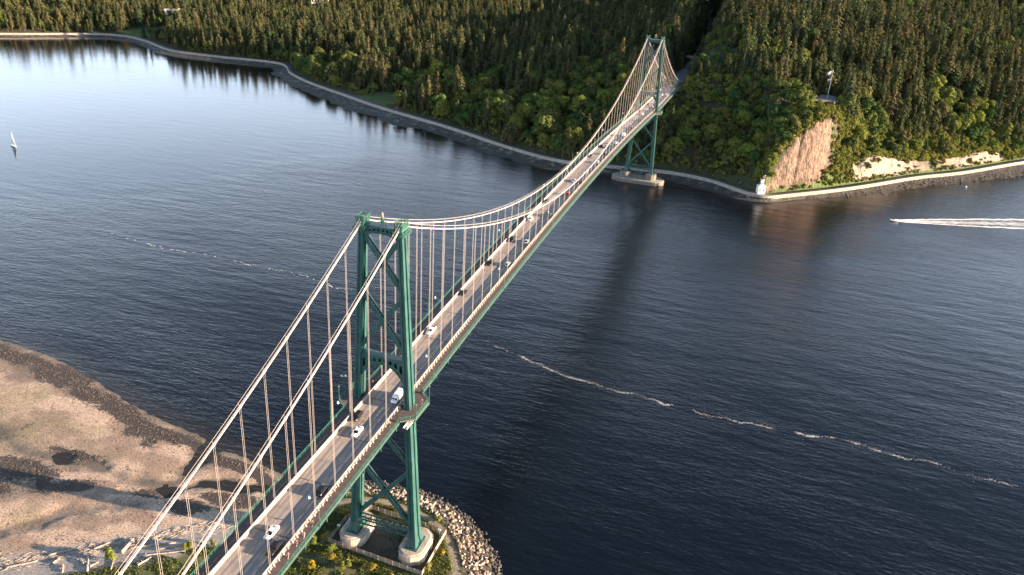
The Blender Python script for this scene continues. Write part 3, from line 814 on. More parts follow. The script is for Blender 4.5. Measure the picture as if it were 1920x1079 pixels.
def tower(ty, base):
    T = empty('tower', (0, 0, 0), parent=BR)
    for s in (-1, 1):
        mb = MB(); zs_ = [base, base + .6, base + 3.2] + [base + 3.2 + (116.0 - base - 3.2) * i / 9 for i in range(1, 10)]
        ks = [1.38, 1.36, 1.05] + [1.0] * 9
        mb.rings([leg_ring(s, z, ty, k) for z, k in zip(zs_, ks)])
        lg = mb.build('leg', GREEN, T)
        for z in (24, 40, 76, 95):        # splice collars
            mb = MB(); r_ = leg_ring(s, z, ty, 1.035); r2_ = leg_ring(s, z + .5, ty, 1.035); mb.rings([r_, r2_]); mb.build('splice_plate', GREEN, lg)
        mb = MB(); mb.box((s * leg_x(base) * 1.0, ty, base - .02), (4.4, 7.6, .3)); mb.build('base_plate', GREEN, T)
        # saddle housing, its gallery and guard rails
        mb = MB(); x = s * CX
        mb.rings([[(x + a_ * .95, ty + b_ * 2.1, 115.6) for a_, b_ in ((-1, -1), (1, -1), (1, 1), (-1, 1))], [(x + a_ * .95, ty + b_ * 1.9, 116.6) for a_, b_ in ((-1, -1), (1, -1), (1, 1), (-1, 1))], [(x + a_ * .45, ty + b_ * .8, 117.6) for a_, b_ in ((-1, -1), (1, -1), (1, 1), (-1, 1))]])
        mb.build('saddle', GREENL, T)
        mb = MB(); mb.box((x, ty, 114.6), (3.4, 5.6, .12)); g = mb.build('gallery', GREENL, T)
        railing(T, [(x - 1.7, ty - 2.8, 114.65), (x + 1.7, ty - 2.8, 114.65), (x + 1.7, ty + 2.8, 114.65), (x - 1.7, ty + 2.8, 114.65), (x - 1.7, ty - 2.8, 114.65)], 'gallery_rail', h=1.15, post=1.2, pk=.3)
        railing(T, [(x - 1.2, ty - 1.9, 117.0), (x + 1.2, ty - 1.9, 117.0), (x + 1.2, ty + 1.9, 117.0), (x - 1.2, ty + 1.9, 117.0), (x - 1.2, ty - 1.9, 117.0)], 'saddle_rail', h=1.5, post=.8, pk=.3)
        # ladder with rungs up the inner face of the leg above the deck
        mb = MB()
        for q in (-.25, .25): mb.beam((s * (leg_x(61) - 1.5), ty + q, 61), (s * (leg_x(68) - 1.45), ty + q, 68), .06, .06)
        for i in range(14): z = 61 + i * .5; mb.beam((s * (leg_x(z) - 1.5), ty - .25, z), (s * (leg_x(z) - 1.5), ty + .25, z), .05, .05)
        mb.build('ladder', STEEL, T)
    for z0_, z1_ in ((112.6, 97.2), (95.0, 77.4), (55.0, 37.6), (35.6, 13.6)):
        for s in (-1, 1):
            off = .0 if s > 0 else 0.0
            lattice(T, (-s * (leg_x(z0_) - .5), ty + s * .02, z0_), (s * (leg_x(z1_) - .5), ty + s * .02, z1_))
        zc = (z0_ + z1_) / 2
        mb = MB(); mb.box((0, ty, zc), (2.0, 1.5, 1.9)); mb.build('gusset', GREEN, T)
    portal(T, ty, 115.9, 114.1, 112.6, leg_x(114) - .7, 'top_portal', 8)
    portal(T, ty, 75.2, 72.6, 67.6, leg_x(72) - .9, 'deck_portal', 8)
    # bottom lattice strut
    zl_, zu_ = base + 2.6, base + 5.4
    mb = MB(); xe = leg_x(zu_) - 1.0
    for q in (-1, 1):
        for z in (zl_, zu_): mb.beam((-xe, ty + q * .9, z), (xe, ty + q * .9, z), .35, .45)
        for i in range(9):
            x0 = -xe + 2 * xe * i / 9; x1 = -xe + 2 * xe * (i + 1) / 9
            mb.beam((x0, ty + q * .9, zl_), (x1, ty + q * .9, zu_), .16, .2) if i % 2 else mb.beam((x0, ty + q * .9, zu_), (x1, ty + q * .9, zl_), .16, .2)
            mb.beam((x0, ty - .9, zu_), (x0, ty + .9, zu_), .2, .2)
    mb.build('bottom_strut', GREEN, T)
    # aviation beacon above the top portal
    mb = MB(); mb.box((0, ty, 117.0), (1.6, 1.6, .1))
    for a_ in (-.7, .7):
        for b_ in (-.7, .7): mb.beam((a_, ty + b_, 115.9), (a_, ty + b_, 118.2), .1, .1)
    for z in (117.6, 118.2):
        for q in (-.7, .7): mb.beam((-.7, ty + q, z), (.7, ty + q, z), .08, .08); mb.beam((q, ty - .7, z), (q, ty + .7, z), .08, .08)
    mb.tube([(0, ty, 117), (0, ty, 118.6)], .28, 8)
    bc = mb.build('beacon_stand', GREENL, T)
    mb = MB(); mb.tube([(0, ty, 118.6), (0, ty, 119.4), (0, ty, 119.9)], [.34, .34, .12], 10); mb.build('beacon_lamp', M('beacon_glass', (.55, .22, .18), rough=.3), bc)
    # sidewalk platforms that pass outside the legs
    d0 = 59.2
    for s in (-1, 1):
        mb = MB(); out = [(6.05, -8.2), (9.0, -8.2), (12.6, -5.2), (12.6, 5.2), (9.0, 8.2), (6.05, 8.2)]
        zt = d0 + .12
        mb.rings([[(s * x, ty + y, zt - .4) for x, y in out], [(s * x, ty + y, zt) for x, y in out]])
        pf = mb.build('platform', SIDEW, T)
        railing(T, [(s * 8.95, ty - 8.2, zt), (s * 12.5, ty - 5.2, zt), (s * 12.5, ty + 5.2, zt), (s * 8.95, ty + 8.2, zt)], 'platform_rail', post=1.7)
        mb = MB()
        for yy in (-4.6, 4.6):
            mb.beam((s * 6.3, ty + yy, zt - .8), (s * 12.6, ty + yy, zt - .65), .35, .7)
            mb.beam((s * 9.6, ty + yy * .3, zt - 5.2), (s * 12.3, ty + yy, zt - .9), .3, .3)
        mb.beam((s * 12.6, ty - 5.2, zt - .6), (s * 12.6, ty + 5.2, zt - .6), .3, .5)
        mb.build('platform_bracket', GREENL, T)
        # service mast at the platform corner
        mb = MB(); mb.beam((s * 12.7, ty + 4.9, zt - .5), (s * 12.7, ty + 4.9, zt + 5.2), .16, .16); mb.beam((s * 12.7, ty - 4.9, zt - .5), (s * 12.7, ty - 4.9, zt + 4.4), .14, .14)
        for q in (4.9, -4.9): lamp_ball(mb, (s * 12.7, ty + q, zt + (5.5 if q > 0 else 4.7)), .28)
        mb.build('platform_mast', GREENL, T)
    return T
T1 = tower(0.0, 7.3)
T2 = tower(SPAN, 8.4)
# painters' cradle hung on the near tower below the platform
mb = MB()
mb.box((10.6, -4.6, 57.0), (1.2, 6.4, .15)); mb.beam((10.0, -7.8, 57.1), (10.0, -1.4, 57.1), .12, .5); mb.beam((11.2, -7.8, 57.1), (11.2, -1.4, 57.1), .12, .5)
for q in (-7.6, -4.6, -1.6):
    mb.beam((11.2, q, 57), (11.2, q, 58.1), .08, .08)
mb.beam((11.2, -7.8, 58.1), (11.2, -1.4, 58.1), .08, .08)
mb.build('service_cradle', WHITE, BR)

# ---- piers
def pier_ring(cx, cy, a, b, z, n=5):
    """long pier with blunt pointed noses"""
    pts = [(-a, -b * .48), (-a * .82, -b * .74), (-a * .30, -b * .97), (0, -b), (a * .30, -b * .97), (a * .82, -b * .74), (a, -b * .48), (a, b * .48), (a * .82, b * .74), (a * .3, b * .97), (0, b), (-a * .3, b * .97), (-a * .82, b * .74), (-a, b * .48)]
    return [(cx + x, cy + y, z) for x, y in pts]
for s in (-1, 1):
    x = s * 10.7
    mb = MB(); mb.rings([pier_ring(x, .6, 4.5, 7.6, z) for z in (1.0, 4.2)] ); mb.rings([pier_ring(x, .6, 4.35, 7.45, z) for z in (4.2, 7.0)])
    pr = mb.build('pier', CONC, BR)
    mb = MB(); mb.rings([pier_ring(x, .6, 4.5, 7.6, 6.45), pier_ring(x, .6, 4.5, 7.6, 6.75)]); mb.build('string_course', CONC, pr)
    mb = MB(); mb.rings([pier_ring(x, .6, 4.0, 7.0, 7.0), pier_ring(x, .6, 3.7, 6.7, 7.22)]); mb.build('weathering_cap', CONC, pr)
def stadium(cx, cy, a, b, z, n=10):
    """rounded ends left and right"""
    pts = []
    for i in range(n + 1): t = -PI / 2 + PI * i / n; pts.append((cx + a - b + b * math.cos(t), cy + b * math.sin(t), z))
    for i in range(n + 1): t = PI / 2 + PI * i / n; pts.append((cx - a + b + b * math.cos(t), cy + b * math.sin(t), z))
    return pts
mb = MB(); mb.rings([stadium(0, SPAN, 22.6, 9.2, -2), stadium(0, SPAN, 22.6, 9.2, .9)]); mb.rings([stadium(0, SPAN, 22.3, 8.9, .9), stadium(0, SPAN, 22.3, 8.9, 3.0)])
cs = mb.build('caisson', CONCD, BR)
mb = MB(); mb.rings([stadium(0, SPAN, 22.5, 9.1, 2.1), stadium(0, SPAN, 22.5, 9.1, 2.7)]); mb.build('fender', M('timber_fender', (.24, .19, .14), rough=.8), cs)
mb = MB(); mb.rings([stadium(0, SPAN, 22.0, 8.6, 3.0), stadium(0, SPAN, 21.6, 8.2, 3.25)]); mb.build('caisson_top', CONC, cs)
for s in (-1, 1):
    mb = MB(); mb.rings([pier_ring(s * 10.7, SPAN, 4.4, 6.6, z) for z in (3.2, 8.0)]); mb.rings([pier_ring(s * 10.7, SPAN, 4.1, 6.2, z) for z in (8.0, 8.2)])
    mb.build('pier', CONCD, BR)
# far anchorage block and abutment at the bluff
mb = MB(); mb.box((0, 652, 50.4), (24, 22, 8.0)); mb.build('abutment', CONC, BR)
# ================================================================== ROAD BEYOND THE BRIDGE, OVERPASS
mb = MB(); R_ = []
for y in stations(662, 1180, 8):
    x = float(road_x(y)); z = float(road_z(y))
    R_.append([(x - 6.2, y, z - .3), (x + 6.2, y, z - .3), (x + 6.2, y, z), (x - 6.2, y, z)])
mb.rings(R_); o = mb.build('park_road', M('park_asphalt', (.12, .115, .115), (.09, .085, .085), rough=.85)); tag(o, kind='structure')
ov = tag(empty('road_overpass', (float(road_x(815)), 815, 0)), 'small grey road overpass crossing the park road in the woods', 'overpass')
mb = MB(); mb.box((0, 0, 59.3), (34, 6.5, .8)); mb.build('span', CONC, ov)
for q in (-3.1, 3.1):
    mb = MB(); mb.box((0, q, 60.2), (34, .3, 1.0)); mb.build('parapet', CONC, ov)
for q in (-9.5, 9.5):
    mb = MB(); mb.box((q, 0, 55.2), (2.0, 6.2, 7.4)); mb.build('abutment', CONC, ov)

# ================================================================== STREET LAMPS ON THE BRIDGE
LAMPM = M('lamp_head_paint', (.35, .50, .46), rough=.4); LENS = M('lamp_lens', (.8, .82, .78), rough=.25)
def lamp_proto():
    r = empty('street_lamp')
    mb = MB(); mb.tube([(0, 0, -.5), (0, 0, 3), (0, 0, 7.6)], [.10, .085, .06], 6)
    mb.tube([(0, 0, 7.4), (-.9, 0, 8.0), (-2.6, 0, 8.15)], .05, 5)
    mb.beam((0, 0, .05), (-.4, 0, .05), .1, .1)
    p = mb.build('post', GREENL, r)
    mb = MB(); mb.tube([(0, .0, -.6), (-.7, 0, -1.7)], .08, 5); mb.build('outrigger', GREENL, r)
    mb = MB(); mb.tube([(-2.6, 0, 7.75), (-2.6, 0, 8.15), (-2.6, 0, 8.45)], [.42, .22, .07], 8); h = mb.build('lamp_head', LAMPM, r)
    mb = MB(); mb.tube([(-2.6, 0, 7.62), (-2.6, 0, 7.745)], [.26, .38], 8); mb.build('lens', LENS, h)
    return r
lp = lamp_proto(); first = True
LY = [(1, -53 + 69.2 * k) for k in range(0, 10)] + [(-1, -16 + 69.4 * k) for k in range(0, 10)] + [(-1, -85)]
names_y = {}
for s, y in LY:
    if y > 655 or (min(abs(y), abs(y - SPAN)) < 8): continue
    o = lp if first else copy_tree(lp); first = False
    o.location = (s * 9.15, y, dz(y) + .1); o.rotation_euler = (0, 0, 0 if s > 0 else PI)
    side = 'right' if s > 0 else 'left'
    if y < 0: where = 'near side span, beside the %s' % ('walkers' if s > 0 else ('near tower' if y > -30 else 'frame edge'))
    elif y < 473:
        i_ = [yy for ss_, yy in LY if ss_ == s and 0 < yy < 473 and min(abs(yy), abs(yy - SPAN)) >= 8].index(y) + 1
        where = 'main span, number %s beyond the near tower' % ['one', 'two', 'three', 'four', 'five', 'six', 'seven', 'eight'][i_ - 1]
    else: where = 'short span beyond the far tower, %s' % ('nearer one' if y < 560 else 'farther one')
    tag(o, 'green street lamp on %s railing, %s' % (side, where), 'street lamp', 'lamps along the bridge')
# twin lamp on a pole outside the left platform of the near tower
tl = tag(empty('twin_lamp', (-14.0, .5, 57.6)), 'tall twin-headed white lamp outside left leg of near tower', 'lamp')
mb = MB(); mb.tube([(0, 0, 0), (0, 0, 6.6)], .08, 6); mb.beam((1.7, 0, .4), (0, 0, .4), .2, .3); mb.build('post', GREENL, tl)
for q in (-.5, .6):
    mb = MB(); lamp_ball(mb, (q, q * .4, 6.9), .36); mb.beam((0, 0, 6.5), (q, q * .4, 6.7), .06, .06); mb.build('lamp_head', LENS, tl)

# ================================================================== VEHICLES
def paint(name, c): return M('car_paint_' + name, c, tuple(x * .92 for x in c), rough=.28)
PAINTS = {'white': paint('white', (.78, .78, .77)), 'black': paint('black', (.012, .012, .014)), 'silver': paint('silver', (.42, .43, .45)), 'red': paint('red', (.42, .03, .035)),
          'grey': paint('grey', (.10, .105, .115)), 'blue': paint('blue', (.03, .06, .14))}
HEADL = M('headlight_glass', (.75, .75, .72), rough=.15); TAILL = M('taillight_plastic', (.35, .02, .02), rough=.3); RIM = M('wheel_rim', (.45, .45, .46), rough=.35, metal=.7)
SHAPES = {   # sections: (y, half width, z bottom, z top) of the lower body; (y, half width, z0, z1) of the glasshouse
    'sedan': dict(L=4.7, body=[(-2.35, .72, .42, .70), (-2.2, .86, .30, .78), (-1.3, .91, .24, .92), (0, .92, .24, .95), (1.3, .91, .24, .98), (2.15, .86, .30, .96), (2.35, .74, .42, .86)], cab=[(-1.25, .80, .92, .94), (-.45, .70, .94, 1.40), (.75, .70, .95, 1.43), (1.75, .78, .97, .99)], wb=1.38, wr=.33),
    'suv': dict(L=4.7, body=[(-2.35, .78, .48, .85), (-2.2, .90, .36, .98), (-1.2, .95, .30, 1.08), (0, .96, .30, 1.10), (1.4, .95, .30, 1.12), (2.2, .92, .36, 1.10), (2.35, .82, .48, 1.0)], cab=[(-1.15, .84, 1.07, 1.09), (-.5, .76, 1.08, 1.68), (1.6, .76, 1.1, 1.70), (2.2, .82, 1.1, 1.14)], wb=1.38, wr=.37),
    'hatch': dict(L=4.1, body=[(-2.05, .70, .42, .72), (-1.9, .84, .30, .82), (-1.1, .88, .24, .96), (0, .89, .24, .98), (1.3, .88, .24, 1.0), (1.95, .84, .30, .98), (2.05, .74, .42, .9)], cab=[(-1.2, .78, .95, .97), (-.4, .69, .96, 1.46), (1.2, .69, .98, 1.48), (1.95, .76, .98, 1.02)], wb=1.25, wr=.31),
    'pickup': dict(L=5.6, body=[(-2.8, .80, .5, .9), (-2.6, .94, .40, 1.02), (-1.5, .98, .35, 1.12), (0, .99, .35, 1.14), (1.6, .99, .35, 1.12), (2.6, .97, .40, 1.12), (2.8, .92, .5, 1.08)], cab=[(-1.45, .86, 1.11, 1.13), (-.75, .78, 1.12, 1.78), (.75, .78, 1.13, 1.80), (1.0, .84, 1.13, 1.17)], wb=1.75, wr=.40),
    'van': dict(L=5.9, body=[(-2.95, .80, .5, .9), (-2.75, .95, .38, 1.08), (-1.9, 1.0, .33, 1.25), (-1.0, 1.02, .33, 1.35), (1.0, 1.02, .33, 1.35), (2.8, 1.02, .36, 1.35), (2.95, .98, .45, 1.3)], cab=[(-2.0, .88, 1.24, 1.26), (-1.25, .88, 1.3, 2.25), (2.6, .92, 1.34, 2.45), (2.9, .95, 1.34, 1.4)], wb=1.9, wr=.36, solid=True),
}
_car = {}
def car_meshes(kind, colour):
    key = (kind, colour)
    if key in _car: return _car[key]
    s = SHAPES[kind]; P_ = PAINTS[colour]
    def ring(y, w, z0, z1):
        b = min(.12, (z1 - z0) * .3)
        return [(-w + .05, y, z0), (w - .05, y, z0), (w, y, z0 + b), (w, y, z1 - b), (w - b * 1.2, y, z1), (-w + b * 1.2, y, z1), (-w, y, z1 - b), (-w, y, z0 + b)]
    out = {}
    mb = MB(); mb.rings([ring(*q) for q in s['body']]); out['body'] = mb.mesh('body', P_, True)
    def cring(y, w, z0, z1):
        b = .1 * min(1, (z1 - z0))
        return [(-w - .06, y, z0), (w + .06, y, z0), (w + .0, y, z1 - b), (w - .1, y, z1), (-w + .1, y, z1), (-w, y, z1 - b)]
    mb = MB(); mb.rings([cring(*q) for q in s['cab']]); out['windows'] = mb.mesh('windows', P_ if s.get('solid') else GLASSD, False)
    # roof skin and pillars just proud of the glass
    cb = s['cab']; mb = MB()
    (ya, wa, _, za), (yb, wb_, _, zb) = cb[1], cb[2]
    mb.rings([[(-wa + .02, ya - .02, za - .03), (wa - .02, ya - .02, za - .03), (wa - .08, ya - .02, za + .03), (-wa + .08, ya - .02, za + .03)], [(-wb_ + .02, yb + .05, zb - .03), (wb_ - .02, yb + .05, zb - .03), (wb_ - .08, yb + .05, zb + .03), (-wb_ + .08, yb + .05, zb + .03)]])
    for q in (-1, 1):
        ym = (ya + yb) / 2
        mb.beam((q * (wa + .03), ym, cb[1][2]), (q * (wa + .01), ym, (za + zb) / 2), .05, .12)
        mb.beam((q * (cb[0][1] + .02), cb[0][0], cb[0][3]), (q * (wa - .0), ya, za), .07, .07); mb.beam((q * (cb[3][1] + .02), cb[3][0], cb[3][3]), (q * (wb_ - .0), yb, zb), .09, .09)
    out['roof'] = mb.mesh('roof', P_)
    if s.get('solid'):
        mb = MB(); (y0_, w0_, z0_, z1_), (y1_, w1_, z2_, z3_) = cb[0], cb[1]
        mb.add([(-w0_ + .02, y0_ - .02, z1_ + .05), (w0_ - .02, y0_ - .02, z1_ + .05), (w1_ - .12, y1_ - .10, z3_ - .25), (-w1_ + .12, y1_ - .10, z3_ - .25)], [(0, 1, 2, 3)])
        out['windscreen'] = mb.mesh('windscreen', GLASSD, fix=False)
    mb = MB(); n = 12; r = s['wr']
    mb.tube([(-.11, 0, 0), (.11, 0, 0)], r, n); out['tyre'] = mb.mesh('wheel', RUBBER)
    mb = MB(); mb.tube([(-.125, 0, 0), (.125, 0, 0)], r * .6, 8); out['rim'] = mb.mesh('rim', RIM)
    yf = s['body'][0][0]; w = s['body'][1][1]
    mb = MB(); mb.box((0, 0, 0), (.34, .10, .14)); out['headlight'] = mb.mesh('headlight', HEADL)
    mb = MB(); mb.box((0, 0, 0), (.26, .10, .2)); out['taillight'] = mb.mesh('taillight', TAILL)
    if kind == 'pickup':
        mb = MB(); mb.box((0, 1.9, 1.06), (1.55, 1.5, .14)); out['load_bed'] = mb.mesh('load_bed', RUBBER)
    _car[key] = out
    return out
def car(kind, colour, x, y, toward, label, z=None, yaw=0.0):
    s = SHAPES[kind]; ms = car_meshes(kind, colour)
    zz = (dz(y) + .012) if z is None else z
    nm = {'sedan': 'sedan_car', 'suv': 'sport_utility_car', 'hatch': 'hatchback_car', 'pickup': 'pickup_truck', 'van': 'delivery_van'}[kind]
    r = empty(nm, (x, y, zz), (0 if toward else PI) + yaw)
    if z is None: r.rotation_euler = (math.atan(dz(y + .5) - dz(y - .5)) * (1 if toward else -1), 0, r.rotation_euler[2])
    tag(r, label, {'pickup': 'truck', 'van': 'van'}.get(kind, 'car'), 'vehicles on the bridge road')
    link('body', ms['body'], r); link('windows' if not s.get('solid') else 'cargo_box', ms['windows'], r); link('roof', ms['roof'], r)
    for k in ('windscreen', 'load_bed'):
        if k in ms: link(k, ms[k], r)
    w = s['body'][1][1]
    for a_ in (-1, 1):
        for b_ in (-1, 1):
            wl_ = link('wheel', ms['tyre'], r, (a_ * (w - .08), b_ * s['wb'], s['wr'])); link('rim', ms['rim'], wl_)
        link('headlight', ms['headlight'], r, (a_ * (w - .25), s['body'][0][0] + .06, s['body'][0][3] - .08)); link('taillight', ms['taillight'], r, (a_ * (w - .2), s['body'][-1][0] - .03, s['body'][-1][3] - .12))
    return r
CARS = [('van', 'white', 3.3, 2.3, 1, 'white delivery van passing under the near tower portal'), ('sedan', 'white', 0, -17, 1, 'white sedan in the middle lane just before the near tower'),
        ('suv', 'black', -3.5, -10.6, 1, 'dark car hugging the left barrier just before the near tower'), ('suv', 'black', 3.4, -42.1, 0, 'dark car in right lane, first behind the walkers'),
        ('sedan', 'white', -.2, -59.4, 1, 'white sedan in middle lane, nearest to the frame bottom'), ('pickup', 'black', 3.4, -63.2, 0, 'dark pickup beside the lowest white sedan'),
        ('pickup', 'white', -3.5, 43.1, 1, 'white pickup in the left lane just beyond the near tower'), ('sedan', 'black', -3.7, 75, 1, 'black car in the left lane, second beyond the near tower'),
        ('suv', 'black', -3.7, 104.6, 1, 'black car in the left lane paired with a silver one'), ('hatch', 'silver', 3.4, 106.7, 0, 'silver hatchback in the right lane, first beyond the near tower'),
        ('suv', 'black', -3.5, 132.7, 1, 'black utility car in the left lane with a small teal car at its side'), ('sedan', 'silver', 3.3, 133.1, 0, 'silver sedan in the right lane, second beyond the near tower'),
        ('hatch', 'white', -3.6, 161, 1, 'white hatchback in the left lane where the cables dip'), ('sedan', 'grey', 3.3, 170.2, 0, 'dark grey sedan in the right lane before the red car'),
        ('suv', 'black', -3.6, 188.8, 1, 'dark car in the left lane before mid-span'), ('hatch', 'red', 3.2, 206.2, 0, 'bright red hatchback in the right lane before mid-span'),
        ('sedan', 'silver', -.2, 230.5, 1, 'silver sedan in the middle lane at mid-span'), ('sedan', 'black', 3.3, 230.3, 0, 'black sedan in the right lane at mid-span'),
        ('suv', 'grey', -3.6, 287.2, 1, 'grey car in the left lane just past mid-span'), ('hatch', 'white', 3.3, 274.8, 0, 'white hatchback in the right lane just past mid-span'),
        ('sedan', 'black', 3.3, 298, 0, 'black sedan behind the white hatchback past mid-span'), ('sedan', 'black', -3.6, 317.1, 1, 'black sedan in the left lane, left of a matching pair past mid-span'),
        ('suv', 'black', -.2, 315.8, 1, 'black car in the middle lane, right of a matching pair past mid-span'), ('suv', 'white', 3.3, 329.3, 0, 'white utility car in the right lane two thirds across'),
        ('van', 'white', 3.3, 357, 0, 'white van in the right lane before the far tower'), ('hatch', 'red', 3.3, 387.2, 0, 'dull red car in the right lane before the far tower'),
        ('suv', 'grey', 3.3, 422.7, 0, 'grey utility car in right lane close to the far tower'), 
        ('sedan', 'white', 0, 451.7, 1, 'white sedan in the middle lane under the far tower'), ('hatch', 'red', -3.5, 464, 1, 'red hatchback in the left lane under the far tower'), ('suv', 'black', -3.5, 501.4, 1, 'black car in the left lane behind the far tower'),
        ('sedan', 'silver', 1.6, 493.8, 0, 'silver car in the middle lane behind the far tower'), ('sedan', 'white', 0, 559.8, 1, 'white sedan in the middle lane on the far side span'), ('suv', 'white', 3.4, 562.5, 0, 'white utility car in the right lane on the far side span'),
        ('sedan', 'white', -.5, 638.2, 1, 'white sedan in the middle lane at the bridge end'), ('suv', 'silver', 3.2, 633.5, 0, 'silver utility car in the right lane at the bridge end')]
for k_, c_, x, y, tw, lab in CARS: car(k_, c_, x, y, tw, lab)
y = 806; car('sedan', 'grey', float(road_x(y)) - 1.5, y, 1, 'grey sedan coming out from under the wooded overpass', float(road_z(y)) + .01)
y = 925; car('suv', 'white', float(road_x(y)) + 1.0, y, 1, 'white car on the park road beyond the overpass', float(road_z(y)) + .01)

# ================================================================== PEOPLE
SKIN = M('skin', (.50, .31, .22), rough=.55); HAIR = M('hair', (.05, .032, .02), rough=.7)
_cl = {}
def cloth(c):
    if c not in _cl: _cl[c] = M('cloth_%d' % len(_cl), c, rough=.85)
    return _cl[c]
def skin_obj(name, verts, edges, radii, mat, parent, root=0, sub=1):
    me = bpy.data.meshes.new(name); me.from_pydata(verts, edges, [])
    me.materials.append(mat)
    o = link(name, me, parent)
    sk = o.modifiers.new('skin', 'SKIN'); sk.use_smooth_shade = True
    if not me.skin_vertices:
        bm = bmesh.new(); bm.from_mesh(me); bm.verts.layers.skin.verify(); bm.to_mesh(me); bm.free()
    for i, sv in enumerate(me.skin_vertices[0].data):
        sv.radius = (radii[i], radii[i]) if not isinstance(radii[i], tuple) else radii[i]
        sv.use_root = (i == root)
    if sub: ss_ = o.modifiers.new('sub', 'SUBSURF'); ss_.levels = sub; ss_.render_levels = sub
    return o
def person(x, y, z, rz, shirt, trousers, label, stride=.28, lean=0.0, hair=True):
    r = tag(empty('person', (x, y, z), rz), label, 'person', 'people on the bridge')
    f = -1.0        # faces -y
    V = [(0, 0, .93), (0, -.01, 1.15), (0, -.02 - lean, 1.38), (0, -.02 - lean, 1.50), (0, -.03 - lean, 1.60), (0, -.03 - lean, 1.72)]
    E_ = [(0, 1), (1, 2), (2, 3), (3, 4), (4, 5)]
    Rr = [(.14, .11), (.13, .10), (.16, .11), (.055, .055), (.085, .10), (.06, .075)]
    def chain(start, pts, rs):
        p = start
        for q, rr in zip(pts, rs):
            V.append(q); Rr.append(rr); E_.append((p, len(V) - 1)); p = len(V) - 1
        return p
    legs = {}
    for s in (-1, 1):
        q = s * stride
        a = chain(0, [(s * .10, 0, .88), (s * .11, -.5 * q - .06, .50), (s * .11, -q, .09), (s * .115, -q - .16, .035)], [.095, .068, .045, .04])
        legs[s] = a
    hands = {}
    for s in (-1, 1):
        q = -s * stride * .9
        w_ = chain(2, [(s * .20, -.02 - lean, 1.38), (s * .25, .03 - .3 * q - lean, 1.12), (s * .25, -q * .8 - .06 - lean, .88), (s * .25, -q * .9 - .09 - lean, .80)], [.055, .045, .032, .035])
        hx, hy, hz = V[w_]
        for j in range(4):      # fingers, unequal and slightly curled
            ln = (.075, .085, .08, .06)[j]
            chain(w_, [(hx + (j - 1.5) * .006, hy - .035 + (j) * .022, hz - .05), (hx - s * .012, hy - .04 + j * .022, hz - .05 - ln * .8)], [.011, .009])
        chain(w_, [(hx - s * .02, hy - .055, hz - .015), (hx - s * .03, hy - .07, hz - .05)], [.012, .010])
    skin_obj('body', V, E_, Rr, SKIN, r)
    skin_obj('shirt', [(0, 0, .92), V[1], V[2], (-.20, -.02 - lean, 1.39), (-.25, .03 - lean - .27 * stride, 1.12), (.20, -.02 - lean, 1.39), (.25, .03 - lean + .27 * stride, 1.12), (0, -.02 - lean, 1.45)],
             [(0, 1), (1, 2), (2, 3), (3, 4), (2, 5), (5, 6), (2, 7)], [(.165, .135), (.155, .125), (.185, .135), .075, .065, .075, .065, .075], cloth(shirt), r)
    L_v = [(0, 0, .96)]; L_e = []; L_r = [(.155, .125)]
    for s in (-1, 1):
        q = s * stride; k = len(L_v)
        L_v += [(s * .10, 0, .86), (s * .11, -.5 * q - .06, .50), (s * .11, -q, .12)]; L_r += [.112, .085, .065]; L_e += [(0, k), (k, k + 1), (k + 1, k + 2)]
    skin_obj('trousers', L_v, L_e, L_r, cloth(trousers), r)
    mb = MB(); mb.rings([[(rr * math.cos(t) , .015 - lean - .03 + rr * 1.15 * math.sin(t), zz) for t in [2 * PI * i / 8 for i in range(8)]] for zz, rr in ((1.62, .098), (1.70, .108), (1.77, .088), (1.81, .04))]); mb.build('hair', HAIR, r, smooth=True)
    for s in (-1, 1):
        q = s * stride; mb = MB(); mb.rings([[(s * .113 + a_ * .05, -q - .07 + b_ * .14, zz) for a_, b_ in ((-1, -1), (1, -1), (1, .7), (-1, .7))] for zz in (0.0, .08)]); mb.build('shoe', cloth((.6, .58, .55)), r)
    return r
def sw(x, y): return dz(y) + .142
person(7.4, -53.4, sw(0, -53.4), 0, (.62, .12, .16), (.05, .05, .07), 'walker in coral top on right sidewalk, farthest of four by the shrubs')
person(7.6, -57.6, sw(0, -57.6), 0, (.62, .40, .42), (.55, .45, .44), 'walker in pale pink clothes, second of four on right sidewalk')
person(7.3, -60.4, sw(0, -60.4), 0, (.68, .06, .20), (.10, .08, .10), 'walker in bright pink top, third of four on right sidewalk')
person(7.7, -64.6, sw(0, -64.6), 0, (.60, .34, .36), (.35, .16, .20), 'walker in rose clothes, nearest of four on right sidewalk')
person(7.1, -10.6, sw(0, -10.6), 0, (.70, .42, .05), (.06, .06, .08), 'walker in yellow jacket on right sidewalk before near tower')
person(11.0, 3.2, 59.32, PI, (.60, .16, .14), (.42, .30, .26), 'walker in red top on the platform outside near tower leg', stride=.22)
person(-7.5, 6.9, 59.32, 0, (.38, .06, .06), (.05, .05, .06), 'walker in dark red on left platform behind near tower leg')
person(-7.5, 133.5, sw(0, 133.5), 0, (.02, .02, .03), (.03, .03, .04), 'walker in black on the left sidewalk of the main span')

